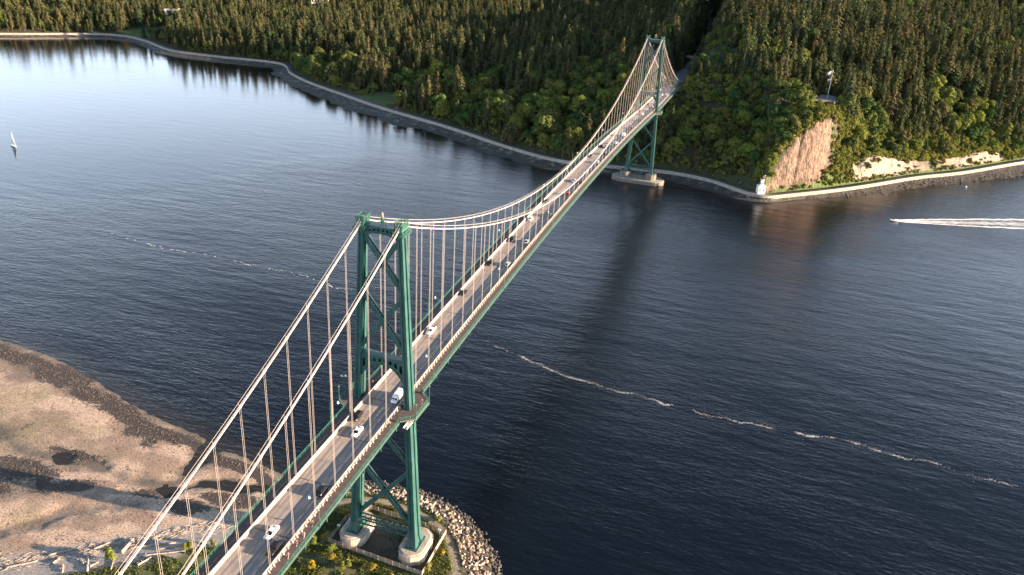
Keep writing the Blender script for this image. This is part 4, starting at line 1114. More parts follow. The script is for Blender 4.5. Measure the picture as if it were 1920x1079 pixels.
# ================================================================== BOATS
def loft(name, secs, mat, parent, smooth=True):
    mb = MB(); mb.rings(secs); return mb.build(name, mat, parent, smooth=smooth)
sb = tag(empty('sailboat', (-496, 307, 0), math.radians(250)), 'white sailboat with raised sails on the bright open water', 'boat')
def hull(L, B, D, n=9, rake=.1):
    secs = []
    for i in range(n):
        t = i / (n - 1); w = B / 2 * (math.sin(PI * min(1, .18 + .82 * t)) ** .7 if t < 1 else 0) ; w = max(w * (1 if t < .9 else (1 - t) / .1 * .9 + .08), .03)
        y = -L / 2 + L * t; sh = .25 * D * (2 * t - .9) ** 2
        secs.append([(-w, y, D + sh), (-w * .9, y, .3 * D), (-w * .35, y, -.35 * D * (1 - t ** 3)), (w * .35, y, -.35 * D * (1 - t ** 3)), (w * .9, y, .3 * D), (w, y, D + sh)])
    return secs
sb.scale = (.82, .82, .82)
loft('hull', hull(10.5, 3.2, 1.1), WHITE, sb)
mb = MB(); mb.rings([[(-.8, -2.2, 1.1), (.8, -2.2, 1.1), (.65, -2.0, 1.6), (-.65, -2.0, 1.6)], [(-.75, 2.2, 1.15), (.75, 2.2, 1.15), (.5, 1.6, 1.55), (-.5, 1.6, 1.55)]]); mb.build('cabin', WHITE, sb)
mb = MB(); mb.tube([(0, .8, 1), (0, .8, 15.5)], [.1, .06], 6); mb.tube([(0, .8, 2.2), (.5, -4.2, 2.3)], .06, 5); mast = mb.build('mast', STEEL, sb)
def sail(name, a, b, c_, bulge, n=8):
    mb = MB(); a, b, c_ = Vector(a), Vector(b), Vector(c_); k = []
    for i in range(n + 1):
        t = i / n; l0 = b.lerp(a, t); l1 = c_.lerp(a, t); row = []
        for j in range(n + 1):
            u_ = j / n; p = l0.lerp(l1, u_); p = p + Vector((bulge * math.sin(PI * u_) * math.sin(PI * (1 - t) * .9 + .1), 0, 0)); row.append(p)
        k.append(row)
    vs = [p for r_ in k for p in r_]; fs = [(i * (n + 1) + j, i * (n + 1) + j + 1, (i + 1) * (n + 1) + j + 1, (i + 1) * (n + 1) + j) for i in range(n) for j in range(n)]
    mb.add(vs, fs); o_ = mb.build(name, M('sailcloth_' + name, (.80, .78, .72), rough=.8), sb, smooth=True)
    so = o_.modifiers.new('thick', 'SOLIDIFY'); so.thickness = .02
sail('mainsail', (0, .7, 15.2), (0, .7, 2.3), (.5, -4.0, 2.5), .7); sail('jib', (0, 1.0, 13.4), (0, 5.1, 1.5), (.3, .6, 2.0), .6)

WATERLINE = 0.0
mdir = math.atan2(509.0 - 466.8, 302.0 - 204.2)
spb = tag(empty('speedboat', (202.5, 466.2, .25), mdir + PI / 2), 'small white speedboat towing a long wake near the headland', 'boat')
loft('hull', hull(6.8, 2.4, .95), WHITE, spb)
spb.rotation_euler = (math.radians(4), 0, mdir + PI / 2)
mb = MB(); mb.add([(-.85, 1.0, 1.0), (.85, 1.0, 1.0), (.7, .5, 1.6), (-.7, .5, 1.6), (-.95, -.2, 1.45), (.95, -.2, 1.45), (-.95, -.2, 1.0), (.95, -.2, 1.0)], [(0, 1, 2, 3), (0, 3, 4, 6), (1, 7, 5, 2)]); mb.build('windshield', GLASSD, spb)
mb = MB(); mb.box((0, -3.5, .8), (.5, .5, 1.1)); mb.box((0, -3.4, 1.35), (.6, .7, .35)); mb.build('outboard_motor', RUBBER, spb)
for q in (-.5, .5):
    mb = MB(); mb.box((q, -.6, 1.0), (.5, .5, .4)); mb.box((q, -.85, 1.3), (.5, .12, .5)); mb.build('seat', WHITE, spb)

def foam_mat(name, lo, hi, scale, a0=.0):
    m, n, l, b = new_mat(name)
    b.inputs['Base Color'].default_value = (.82, .80, .77, 1); b.inputs['Roughness'].default_value = .8
    pos = n.new('ShaderNodeNewGeometry').outputs['Position']
    mp = n.new('ShaderNodeMapping'); mp.inputs['Rotation'].default_value = (0, 0, -mdir); mp.inputs['Scale'].default_value = (.18, .9, 1); l.new(pos, mp.inputs[0])
    t = noise_node(n, l, scale, 6, mp.outputs[0], .65)
    at = n.new('ShaderNodeAttribute'); at.attribute_name = 'den'
    ad = n.new('ShaderNodeMath'); ad.operation = 'ADD'; l.new(t.outputs[0], ad.inputs[0]); l.new(at.outputs['Fac'], ad.inputs[1])
    l.new(ramp(n, l, ad.outputs[0], lo, hi), b.inputs['Alpha'])
    return m
# wake: turbulent strip between two bright edge rolls, widening astern
dv = np.array([math.cos(mdir), math.sin(mdir)]); nv = np.array([-dv[1], dv[0]]); o0 = np.array([205.2, 467.4])
V, D_, Fc = [], [], []; nl, nw = 150, 17
for i in range(nl):
    s_ = i * 1.3; hw = 1.3 + 12.4 * (s_ / 110) ** .62
    for j in range(nw):
        u_ = -1 + 2 * j / (nw - 1)
        jx = (fbm(s_ / 4 + 9, j * .0 + (3 if u_ < 0 else 8), 5, 3) - .5) * 2.2 * min(1, s_ / 20) * abs(u_)
        p = o0 + dv * s_ + nv * (u_ * hw + jx * np.sign(u_))
        edge = math.exp(-((abs(u_) - .82) / .13) ** 2); mid = math.exp(-(u_ / .5) ** 2)
        V.append((p[0], p[1], .05 + .35 * edge * math.exp(-s_ / 60))); D_.append(-.18 + .52 * edge + .27 * mid + .5 * math.exp(-s_ / 16) - .45 * (abs(u_) > .98) )
for i in range(nl - 1):
    for j in range(nw - 1): Fc.append((i * nw + j, i * nw + j + 1, (i + 1) * nw + j + 1, (i + 1) * nw + j))
me = np_mesh('wake_foam', np.array(V), np.array(Fc), foam_mat('wake_foam', .42, .72, 1.0), True); vattr(me, 'den', np.array(D_))
tag(link('wake_foam', me), 'long white foaming wake behind the speedboat', 'wake', kind='stuff')
# foam lines along the current shear
FOAM = M('sea_foam', (.72, .70, .67), (.5, .5, .5), rough=.85, scale=1.5)
mb = MB()
rnd = random.Random(5)
def foam_line(pts, dens, big, spread=.45):
    pl = smooth_poly(pts, 2); sg = np.hypot(*np.diff(pl, axis=0).T); S_ = np.concatenate([[0], np.cumsum(sg)]); tot = S_[-1]
    for _ in range(int(tot * dens)):
        s_ = rnd.random() * tot
        k = float(fbm(s_ / 9, 2.5, 8, 3)); k2 = float(fbm(s_ / 28, 7.5, 18, 2))
        if rnd.random() > max(0.0, (k - .34) * 2.6) * max(.5, (k2 - .2) * 2.0): continue
        x = np.interp(s_, S_, pl[:, 0]); y = np.interp(s_, S_, pl[:, 1])
        x1 = np.interp(s_ + .5, S_, pl[:, 0]); y1 = np.interp(s_ + .5, S_, pl[:, 1]); an = math.atan2(y1 - y, x1 - x) + rnd.gauss(0, .25)
        wob = (float(fbm(s_ / 9, 1.5, 28, 4)) - .5) * 8
        off = rnd.gauss(0, spread) + wob
        x += -math.sin(an) * off; y += math.cos(an) * off
        la = big * rnd.uniform(.25, 1.0) * (.5 + k); lb = la * rnd.uniform(.18, .42); n = 7; b0 = len(mb.v)
        for i in range(n):
            t = 2 * PI * i / n; rr = rnd.uniform(.55, 1.1)
            px, py = la * rr * math.cos(t), lb * rr * math.sin(t)
            mb.v.append((x + px * math.cos(an) - py * math.sin(an), y + px * math.sin(an) + py * math.cos(an), .05 + .012 * rnd.random()))
        mb.f.append(tuple(range(b0, b0 + n))); mb.m.append(0)
foam_line([(-29, 157), (-12, 149), (15, 138.4), (42.6, 132), (87, 129.6), (110.6, 128.2), (146, 132.6), (175.7, 128.7), (196, 127.5), (219, 125), (260, 122)], 46, .29)
foam_line([(-29, 157), (-12, 149), (15, 138.4), (42.6, 132), (87, 129.6), (110.6, 128.2), (146, 132.6), (175.7, 128.7), (196, 127.5), (219, 125), (260, 122)], 7, .22, 2.2)
foam_line([(-289, 189), (-262, 184), (-243.6, 181.3), (-218.7, 184), (-184, 182.8), (-150, 184), (-110, 176)], 3.2, .9)
me = mb.mesh('foam_line', FOAM, fix=False); tag(link('foam_line', me), 'broken white foam line drifting on the dark water', 'foam', kind='stuff')
b_ = tag(empty('mooring_buoy', (276, 604, 0)), 'small white buoy floating off the sunlit seawall', 'buoy')
mb = MB(); mb.tube([(0, 0, -.3), (0, 0, .1), (0, 0, .7), (0, 0, 1.0)], [.5, .85, .8, .3], 10); mb.build('float', WHITE, b_, smooth=True)
mb = MB(); mb.tube([(0, 0, .9), (0, 0, 1.6)], .08, 6); mb.build('mooring_post', STEEL, b_)
# ================================================================== NEAR ISLAND AND BEACH
def gz_near(x, y): return float(ground_near(np.array([x]), np.array([y]))[0][0])
# ---- fence round the tower footing
fz = 3.6
fc = tag(empty('yard_fence', (0, 0, 0)), 'weathered post and mesh fence round the near tower footings', 'fence')
FENCE = M('fence_wood', (.38, .31, .24), (.28, .22, .17), rough=.85, scale=1.5)
FL = [(-17.6, 4.5), (-17.4, -6.9), (17.2, -9.2), (16.9, 11.4), (-12, 13.0), (-17.6, 4.5)]
wires = MB()
for si_, ((x0, y0), (x1, y1)) in enumerate(zip(FL[:-1], FL[1:])):
    L = math.hypot(x1 - x0, y1 - y0); n = max(1, round(L / 2.7))
    for i in range(n):
        t = i / n; x, y = x0 + (x1 - x0) * t, y0 + (y1 - y0) * t
        mb = MB(); mb.box((x, y, fz + .95), (.16, .16, 2.1)); mb.build('post', FENCE, fc)
    for z in (.25, 1.05, 1.85):
        mb = MB(); mb.beam((x0, y0, fz + z), (x1, y1, fz + z), .07, .09); mb.build('rail', FENCE, fc)
    dx, dy = (x1 - x0) / L, (y1 - y0) / L
    m = int(L / .13)
    for i in range(m):
        s_ = (i + .5) * L / m; x, y = x0 + dx * s_, y0 + dy * s_; w_ = .058 if si_ == 2 else .034
        k = len(wires.v)
        wires.v += [(x - dx * w_, y - dy * w_, fz + .05), (x + dx * w_, y + dy * w_, fz + .05), (x + dx * w_, y + dy * w_, fz + 1.9), (x - dx * w_, y - dy * w_, fz + 1.9)]
        wires.f.append((k, k + 1, k + 2, k + 3)); wires.m.append(0)
tag(link('mesh_wires', wires.mesh('mesh_wires', FENCE, fix=False), fc), kind='stuff')
# ---- flood lamps in the yard
for i, (x, y, lab) in enumerate([(-16.4, -2.0, 'small flood lamp inside fence left of left pier'), (15.6, 8.6, 'small flood lamp inside fence behind right pier')]):
    r = tag(empty('flood_lamp', (x, y, 3.5)), lab, 'lamp', 'flood lamps in the tower yard')
    mb = MB(); mb.tube([(0, 0, 0), (0, 0, 3.6)], .07, 6); mb.build('post', STEEL, r)
    for q in (-.3, .3):
        mb = MB(); mb.box((q, 0, 3.75), (.35, .4, .45)); mb.build('lamp_head', LENS, r)
# ---- riprap
def stone_mesh(seed, mat, n=13, flat=.75):
    rr = random.Random(seed); bm = bmesh.new()
    for _ in range(n):
        v = Vector((rr.gauss(0, 1), rr.gauss(0, 1), rr.gauss(0, 1))).normalized() * rr.uniform(.75, 1.0)
        bm.verts.new((v.x * 1.15, v.y * .9, v.z * flat))
    bmesh.ops.convex_hull(bm, input=bm.verts)
    for v in [v for v in bm.verts if not v.link_faces]: bm.verts.remove(v)
    bmesh.ops.recalc_face_normals(bm, faces=bm.faces)
    me = bpy.data.meshes.new('stone'); bm.to_mesh(me); bm.free(); me.materials.append(mat); return me
RIP = M('riprap_stone', (.34, .275, .215), (.10, .08, .065), rough=.85, scale=.55, lo=.42, hi=.58, rand=.5, world_pos=True, bump=.05, bscale=4)
RIPD = M('shore_boulder', (.14, .115, .095), (.07, .058, .048), rough=.8, scale=.9, rand=.3)
RIPW = M('wet_riprap_stone', (.085, .07, .058), (.05, .042, .036), rough=.6, scale=.9, rand=.4)
ST = [stone_mesh(100 + i, RIP) for i in range(10)]
rb = tag(empty('riprap_bank', (20, 20, 0)), 'bank of pale boulders lining the tip of the tower island', 'rocks')
rr = random.Random(11)
cr_ = np.random.default_rng(11)
cx_, cy_ = cr_.uniform(-42, 60, 14000), cr_.uniform(-62, 36, 14000)
cz_, cd_, ce_, _ = ground_near(cx_, cy_)
ok_ = np.nonzero((cd_ > -2.2) & (ce_ < .6))[0][:2100]
pts = [(float(cx_[i]), float(cy_[i]), float(cz_[i]), min(1.15, max(.28, rr.gauss(.60, .24)))) for i in ok_]
pr = [(project(p[:3]), p) for p in pts]
pr.sort(key=lambda q: (not (0 < q[0][0] < 1920 and 0 < q[0][1] < 1079), -q[1][3] / float(q[0][2])))
def inst_verts(me):
    v = np.empty(len(me.vertices) * 3, np.float32); me.vertices.foreach_get('co', v); me.calc_loop_triangles()
    t = np.empty(len(me.loop_triangles) * 3, np.int32); me.loop_triangles.foreach_get('vertices', t)
    return v.reshape(-1, 3), t.reshape(-1, 3)
def joined(name, metas, items, mat):
    """many copies as one mesh; item = (x, y, z, scale, rot, which)"""
    VV, FF, k = [], [], 0
    for (x, y, z, s_, r_, w_) in items:
        v, t = metas[w_]; c_, sn = math.cos(r_), math.sin(r_)
        s3 = s_ if isinstance(s_, tuple) else (s_, s_, s_)
        q = v * np.array(s3); q = np.stack([q[:, 0] * c_ - q[:, 1] * sn, q[:, 0] * sn + q[:, 1] * c_, q[:, 2]], 1) + np.array([x, y, z])
        VV.append(q); FF.append(t + k); k += len(v)
    return np_mesh(name, np.concatenate(VV), np.concatenate(FF), mat)
STW = [m.copy() for m in ST]
for m in STW: m.materials[0] = RIPW
rest, restw = [], []
for i, (q, p) in enumerate(pr):
    r_ = rr.uniform(0, 6.28); w_ = rr.randrange(10)
    if i < 300:
        o = link('stone', (STW if p[2] < .75 + .5 * rr.random() else ST)[w_], rb, (p[0] - 20, p[1] - 20, p[2] + .12)); o.rotation_euler = (rr.uniform(-.4, .4), rr.uniform(-.4, .4), r_); o.scale = (p[3],) * 3
    else: (restw if p[2] < .75 + .5 * rr.random() else rest).append((p[0] - 20, p[1] - 20, p[2] + .10, p[3], r_, w_))
SM = [inst_verts(m) for m in ST]
tag(link('smaller_stones', joined('smaller_stones', SM, rest, RIP), rb), kind='stuff')
tag(link('wet_stones', joined('wet_stones', SM, restw, RIPW), rb), kind='stuff')
# boulders at the foot of the far seawall
it = []
for _ in range(3600):
    i = rr.randrange(len(WX))
    if not (118 < WX[i] < 345): continue
    o_ = -1.2 - abs(rr.gauss(0, .45)) * FWn[i]; s_ = rr.uniform(.45, 1.15)
    it.append((WX[i] + NX[i] * o_ + rr.uniform(-1.5, 1.5), WY[i] + NY[i] * o_, max(0, 1.6 * (1 + o_ / (FWn[i] * 1.15 + 1))) + .2, s_, rr.uniform(0, 6.28), rr.randrange(10)))
tag(link('shore_boulders', joined('shore_boulders', SM, it, RIPD)), 'dark boulders tumbled along the foot of the sunlit seawall', 'rocks', kind='stuff')
# mussel clumps and cobbles scattered on the tidal flat
it = []
COB = M('mussel_cobble', (.045, .036, .032), (.14, .11, .085), rough=.8, scale=.8, lo=.45, hi=.6)
for mx_, my_, ra, rb_, an in MUS:
    for _ in range(int(ra * rb_ * 4.2)):
        u_, v_ = rr.gauss(0, .55) * ra, rr.gauss(0, .55) * rb_; c_, s_ = math.cos(math.radians(an)), math.sin(math.radians(an))
        x, y = mx_ + u_ * c_ - v_ * s_, my_ + u_ * s_ + v_ * c_
        it.append((x, y, 0, rr.uniform(.14, .42), rr.uniform(0, 6.28), rr.randrange(10)))
for _ in range(6000): it.append((rr.uniform(-230, -44), rr.uniform(-50, 52), 0, rr.uniform(.10, .26), rr.uniform(0, 6.28), rr.randrange(10)))
xy = np.array([(i[0], i[1]) for i in it]); zz, d_, e1, _ = ground_near(xy[:, 0], xy[:, 1])
it = [(i[0], i[1], z_ + .03, (i[3], i[3], i[3] * .6), i[4], i[5]) for i, z_, dd, ee in zip(it, zz, d_, e1) if z_ > -.15 and dd > -1 and ee < 0]
tag(link('beach_cobbles', joined('beach_cobbles', SM, it, COB)), 'dark mussel clumps and cobbles on the tidal flat', 'pebbles', kind='stuff')
# ---- driftwood logs along the high-water line
WOOD = M('driftwood', (.46, .38, .32), (.28, .22, .18), rough=.85, scale=2.0, rand=.2)
LOGS = [((-76.3, -34.9), (-77.7, -28.2), .55, 'thick tan driftwood trunk standing proud of the log jam'), ((-97.0, -43.7), (-91.6, -38.5), .26, 'long thin log at the left of the driftwood line'), ((-89.2, -45.6), (-86.1, -48.5), .28, 'short upright-looking log below the thin left log'),
        ((-86.5, -41.5), (-83.2, -43.2), .30, 'stubby log in the middle of the sand above the grass'), ((-79.3, -45.8), (-84.9, -39.7), .27, 'straight pale log pointing out of the frame bottom'), ((-86.2, -36.3), (-83.7, -32.2), .25, 'slim log lying level left of the thick trunk'),
        ((-80.4, -43.5), (-79.7, -40.8), .22, 'small log right of the straight pale log'), ((-66.9, -38.1), (-65.6, -33.7), .26, 'log beside the bright green bush'), ((-69.8, -34.3), (-57.5, -27.4), .22, 'long grey log lying behind the bright green bush'),
        ((-67.6, -30.1), (-55.6, -21.9), .2, 'long slender log at the right end of the log jam'), ((-76.5, -31.9), (-63.8, -24.7), .18, 'thin bleached pole on the upper edge of the log jam'), ((-92.6, -46.0), (-92.6, -43.5), .34, 'fat orange-brown log end on the pale sand'),
        ((-104.7, -52.5), (-98.2, -46.7), .2, 'thin grey log at the far left of the driftwood line'), ((-73.2, -42.4), (-76.6, -38.1), .2, 'small post-like log under the left cable')]
for (a_, b_, r_, lab) in LOGS:
    r_ *= 1.35
    p0, p1 = Vector((*a_, 2.2)), Vector((*b_, 2.2))
    p0.z = gz_near(p0.x, p0.y) + r_ * .8; p1.z = gz_near(p1.x, p1.y) + r_ * .7
    r = tag(empty('driftwood_log', p0), lab, 'log', 'driftwood logs along the high-water line')
    mb = MB(); L = p1 - p0; n = 6
    mb.tube([L * (i / n) + Vector((rr.uniform(-.08, .08), rr.uniform(-.08, .08), rr.uniform(-.04, .04))) for i in range(n + 1)], [r_ * (1 - .45 * i / n) * rr.uniform(.92, 1.06) for i in range(n + 1)], 8); mb.build('trunk', WOOD, r, smooth=True)
    mb = MB(); sd = Vector((-L.y, L.x, 0)).normalized()
    for i in range(3): q = L * rr.uniform(.05, .8); mb.tube([q, q + sd * rr.choice((-1, 1)) * r_ * 2.2 + Vector((0, 0, r_ * rr.uniform(.3, 1.6)))], [r_ * .35, r_ * .15], 5)
    mb.build('branch_stubs', WOOD, r)
it = []
STK = MB(); STK.tube([(-1, 0, 0), (0, .05, .02), (1, 0, 0)], [.08, .1, .05], 5); stick = inst_verts(STK.mesh('stick', WOOD))
for _ in range(260):
    t = rr.random(); x = -112 + 66 * t; y = np.interp(x, [-112, -107, -83, -61, -46], [-55, -52, -34, -15, -7]) + rr.gauss(0, 2.2)
    it.append((x, float(y), 0, (rr.uniform(.5, 2.0), 1.1, 1), math.atan2(.75, 1) + rr.gauss(0, .5), 0))
zz = ground_near(np.array([i[0] for i in it]), np.array([i[1] for i in it]))[0]
it = [(i[0], i[1], z_ + .06, *i[3:]) for i, z_ in zip(it, zz)]
tag(link('drift_sticks', joined('drift_sticks', [stick], it, WOOD)), 'small bleached sticks strewn along the high-water line', 'driftwood', kind='stuff')
# ================================================================== TREES
LEAF_C = leaf_mat('conifer_needles', [(0.032, 0.048, 0.024), (0.056, 0.066, 0.028), (0.074, 0.072, 0.032), (0.038, 0.052, 0.026), (0.096, 0.078, 0.038)], .05, .5)
LEAF_B = leaf_mat('broad_leaves', [(0.045, 0.080, 0.028), (0.075, 0.110, 0.030), (0.140, 0.160, 0.036), (0.060, 0.078, 0.030), (0.125, 0.125, 0.040)], .16, .45)
LEAF_S = leaf_mat('shrub_leaves', [(0.10, 0.13, 0.03), (0.17, 0.18, 0.038), (0.17, 0.15, 0.05)], .16, .4)
LEAF_Y = leaf_mat('gorse_flowers', [(0.30, 0.22, 0.03), (0.24, 0.17, 0.03)], .25, .3)
def cards(cent, nrm, size, rng, aspect=.75):
    """one quad per row; the quad faces nrm with a random spin"""
    n = len(cent)
    nrm = nrm / np.linalg.norm(nrm, axis=1, keepdims=True)
    r_ = rng.normal(size=(n, 3)); a_ = np.cross(nrm, r_); a_ /= np.linalg.norm(a_, axis=1, keepdims=True); b_ = np.cross(nrm, a_)
    sx = size[:, None]; sy = sx * aspect
    q = rng.uniform(.6, 1.15, (n, 4, 1))
    P_ = np.stack([cent - a_ * sx * q[:, 0] , cent - b_ * sy * q[:, 1], cent + a_ * sx * q[:, 2], cent + b_ * sy * q[:, 3]], 1)
    return P_.reshape(-1, 3), np.arange(n * 4).reshape(n, 4)
def leaf_mesh(name, cent, nrm, size, rng, mat, aspect=.75, tone=None):
    v, f = cards(cent, nrm, size, rng, aspect)
    me = np_mesh(name, v, f, mat)
    if tone is None: tone = rng.uniform(0, 1, len(cent))
    vattr(me, 'tone', np.repeat(tone, 4))
    return me
def conifer(seed, H, R, bare=.05, thin=1.0):
    rng = np.random.default_rng(seed); C_, N_, S_, T_ = [], [], [], []
    nw = int(30 * thin); ph = rng.uniform(0, 6.28)
    for i in range(nw):
        t = bare + (1 - bare) * (i + rng.uniform(-.35, .35)) / nw; t = min(t, .985)
        prof = (1 - t) ** .72 * (1 if t > bare + .15 else .6 + 2.6 * (t - bare))
        nb = max(4, int(9 * (1 - t) + 4)); a0 = rng.uniform(0, 6.28)
        for j in range(nb):
            an = a0 + 2 * PI * j / nb + rng.normal(0, .25); ln = R * prof * rng.uniform(.5, 1.25) * (1 + .28 * math.sin(an + ph + 5 * t) + .18 * math.sin(3 * an + 9 * t)) + .4
            m = max(1, int(ln / .95)); tn = rng.uniform(.1, .9)
            for k in range(m):
                s_ = (k + .75) / m; r = ln * s_
                C_.append((math.cos(an) * r + rng.normal(0, .2), math.sin(an) * r + rng.normal(0, .2), t * H - r * .30 - .25 * r * s_ + .18 * ln + rng.normal(0, .22)))
                N_.append((math.cos(an) + rng.normal(0, .22), math.sin(an) + rng.normal(0, .22), .38 + rng.normal(0, .12))); S_.append((.85 + .06 * ln) * (1.15 - .4 * s_) * rng.uniform(.75, 1.3)); T_.append(np.clip(tn + rng.normal(0, .15), 0, 1))
    crown = leaf_mesh('crown', np.array(C_), np.array(N_), np.array(S_), rng, LEAF_C, .66, np.array(T_))
    mb = MB(); mb.tube([(0, 0, -1.5), (0, 0, .3 * H), (0, 0, .97 * H)], [.012 * H + .1, .009 * H + .05, .03], 7)
    for i in range(8):
        an = rng.uniform(0, 6.28); z = H * rng.uniform(bare * .6 + .05, .5); l_ = R * rng.uniform(.4, .7); mb.tube([(0, 0, z), (math.cos(an) * l_, math.sin(an) * l_, z - .15 * l_)], [.08, .03], 4)
    return crown, mb.mesh('trunk', BARK)
def broadleaf(seed, H, R, mat=None, lobes=20, per=95, base=.10, leaf=.82):
    rng = np.random.default_rng(seed); mat = mat or LEAF_B; C_, N_, S_, T_ = [], [], [], []
    cz = H * (base + 1) / 2; rz = H * (1 - base) / 2
    LC = []
    for i in range(lobes):
        u_ = rng.normal(size=3); u_ /= np.linalg.norm(u_); u_[2] = u_[2] if i % 3 else abs(u_[2])
        k = rng.uniform(.45, .78); c_ = np.array([u_[0] * R * k, u_[1] * R * k, cz + u_[2] * rz * k]); lr = R * rng.uniform(.30, .48); LC.append(c_)
        tl_ = rng.uniform(.25, .75)
        n = int(per * rng.uniform(.7, 1.3))
        d = rng.normal(size=(n, 3)); d /= np.linalg.norm(d, axis=1, keepdims=True); d[:, 2] = np.where(d[:, 2] < -.55, -d[:, 2], d[:, 2])
        r = lr * rng.uniform(.70, 1.10, (n, 1))
        C_.append(c_ + d * r * np.array([1, 1, .85])); N_.append(d * 1.0 + np.array([0, 0, .12]) + rng.normal(0, .26, (n, 3))); S_.append(leaf * rng.uniform(.6, 1.35, n)); T_.append(np.clip(tl_ + rng.normal(0, .2, n), 0, 1))
    crown = leaf_mesh('crown', np.concatenate(C_), np.concatenate(N_), np.concatenate(S_), rng, mat, .8, np.concatenate(T_))
    mb = MB(); mb.tube([(0, 0, -1.5), (0, 0, H * base * .8), (rng.normal(0, .2), rng.normal(0, .2), cz)], [.035 * H * .55 + .08, .02 * H, .012 * H], 7)
    for c_ in LC[:7]: mb.tube([(0, 0, H * base * rng.uniform(.7, 1.1)), tuple(c_ * np.array([.5, .5, 1]) - np.array([0, 0, rz * .25])), tuple(c_)], [.012 * H, .008 * H, .02], 5)
    return crown, mb.mesh('trunk', BARK)
CON = [conifer(1, 31, 6.6), conifer(2, 35, 6.4, .12), conifer(3, 27, 7.2), conifer(4, 40, 6.6, .22, 1.0), conifer(5, 24, 6.2), conifer(6, 33, 5.6, .34, .8), conifer(7, 21, 6.4), conifer(8, 29, 7.0, .06, 1.1), conifer(9, 37, 5.2, .42, .7)]
BRO = [broadleaf(21, 17, 7.4), broadleaf(22, 19, 8.4, lobes=24), broadleaf(23, 15, 6.4, lobes=17), broadleaf(24, 21, 7.8, lobes=22), broadleaf(25, 13, 6.6, lobes=17)]
SHR = [broadleaf(41, 4.2, 2.6, LEAF_S, 9, 55, .05, .36), broadleaf(42, 5.2, 2.8, LEAF_S, 10, 55, .05, .38), broadleaf(43, 3.2, 2.4, LEAF_S, 8, 50, .04, .34), broadleaf(44, 6.4, 3.2, LEAF_S, 11, 60, .08, .42)]

# ---- where they grow
rng = np.random.default_rng(99)
def lattice_points(sp):
    gx, gy = np.meshgrid(np.arange(-1500, 1000, sp), np.arange(440, 2150, sp))
    return gx.ravel() + rng.uniform(-.46, .46, gx.size) * sp, gy.ravel() + rng.uniform(-.46, .46, gy.size) * sp
cxx, cyy = lattice_points(8.6); bxx, byy = lattice_points(11.2)
gx = np.concatenate([cxx, bxx]); gy = np.concatenate([cyy, byy]); leafy = np.arange(gx.size) >= len(cxx)
gz_, gd, gnx, gcm, gbh = ground_far(gx, gy, True)
keep = (gd > 9.5 + np.where(gnx > 110, 3, 0)) & (gd < 1120)
px, py, pz = project(np.stack([gx, gy, gz_], 1)); tx, ty_, tz = project(np.stack([gx, gy, gz_ + 30], 1))
keep &= (px > -160) & (px < 2450) & (py > -8)
rx = road_x(gy); keep &= ~((np.abs(gx - rx) < np.where(gy > 700, 8.0, 12)) & (gy > 600))
keep &= ~((np.abs(gx) < 12) & (gy < 660) & (gz_ > 34))
keep &= ~((np.hypot((gx - 142), (gy - 603) / 1.5) < 17))
keep &= ~((gx > 127) & (gx < 158) & (gy > 528) & (gy < 632))
keep &= gcm < .12
keep &= ~((sstep(gbh, 2, 5) > .3) & (gd < 19))
keep &= np.hypot((gx + 312) / 36, (gy - 626) / 23) > 1.05
keep &= np.hypot(gx + 830, (gy - 862) / .8) > 44
# open water line of sight: nothing on the ledge in front of the cliff
zone = fbm(gx / 70, gy / 70, 201, 3)
pb = np.where(gd < 60, .62, .26)
pb = np.where((gnx > -330) & (gnx < 112), np.interp(gd, [0, 110, 190, 300], [.90, .78, .35, .08]), pb)
pb = np.where(gnx >= 112, np.interp(gd, [0, 40, 90, 200], [.90, .76, .52, .30]), pb)
pb = np.where((gnx < -520), np.interp(gd, [0, 25, 60], [.6, .25, .12]), pb)
pb = np.where((gnx < -900), .45, pb)
pb = np.where((gnx > 92) & (gnx < 185) & (gd < 95), 1.3, pb)
pb = np.clip(pb, .03, 1.3)
wood = .5 + (fbm(gx / 46, gy / 46, 205, 3) - .5) * 2.2 + rng.normal(0, .10, gx.size)        # patches of one kind, with strays
isb = leafy
keep &= np.where(leafy, wood < pb, wood > pb - .10)
keep &= rng.uniform(0, 1, gx.size) < np.where(isb, .95, .90)
keep &= ~((fbm(gx / 24, gy / 24, 207, 2) < .22) & (gd > 40))
near_cliff = (gnx > 96) & (gnx < 185) & (gd < 60)
hs = np.where(isb, rng.uniform(.65, 1.25, gx.size), rng.uniform(.50, 1.30, gx.size) * np.where(rng.uniform(0, 1, gx.size) < .08, 1.22, 1.0)) * np.where(zone > .55, 1.05, .95)
hs *= np.where(near_cliff, np.where(gd < 34, .62, .85), 1.0) * np.where((gd < 26) & ~isb, .72, 1.0) * np.where((gnx > 150) & (gd < 45), .75, 1.0)
hs *= np.where((np.abs(gx - rx) < 60) & (gy > 560) & (gy < 760), .62, 1.0)
hs *= np.where((gd < 150) & (gnx > -60) & (gnx < 60), .85, 1.0)
ii = np.nonzero(keep)[0]
wf = np.where(isb, rng.uniform(.92, 1.15, gx.size), rng.uniform(.95, 1.40, gx.size)); hs3 = np.stack([hs * wf, hs * wf, hs * np.where(isb, 1.0, .88)], 1)
which = np.where(isb, rng.integers(0, len(BRO), gx.size), rng.integers(0, len(CON), gx.size))
rot = rng.uniform(0, 6.28, gx.size)
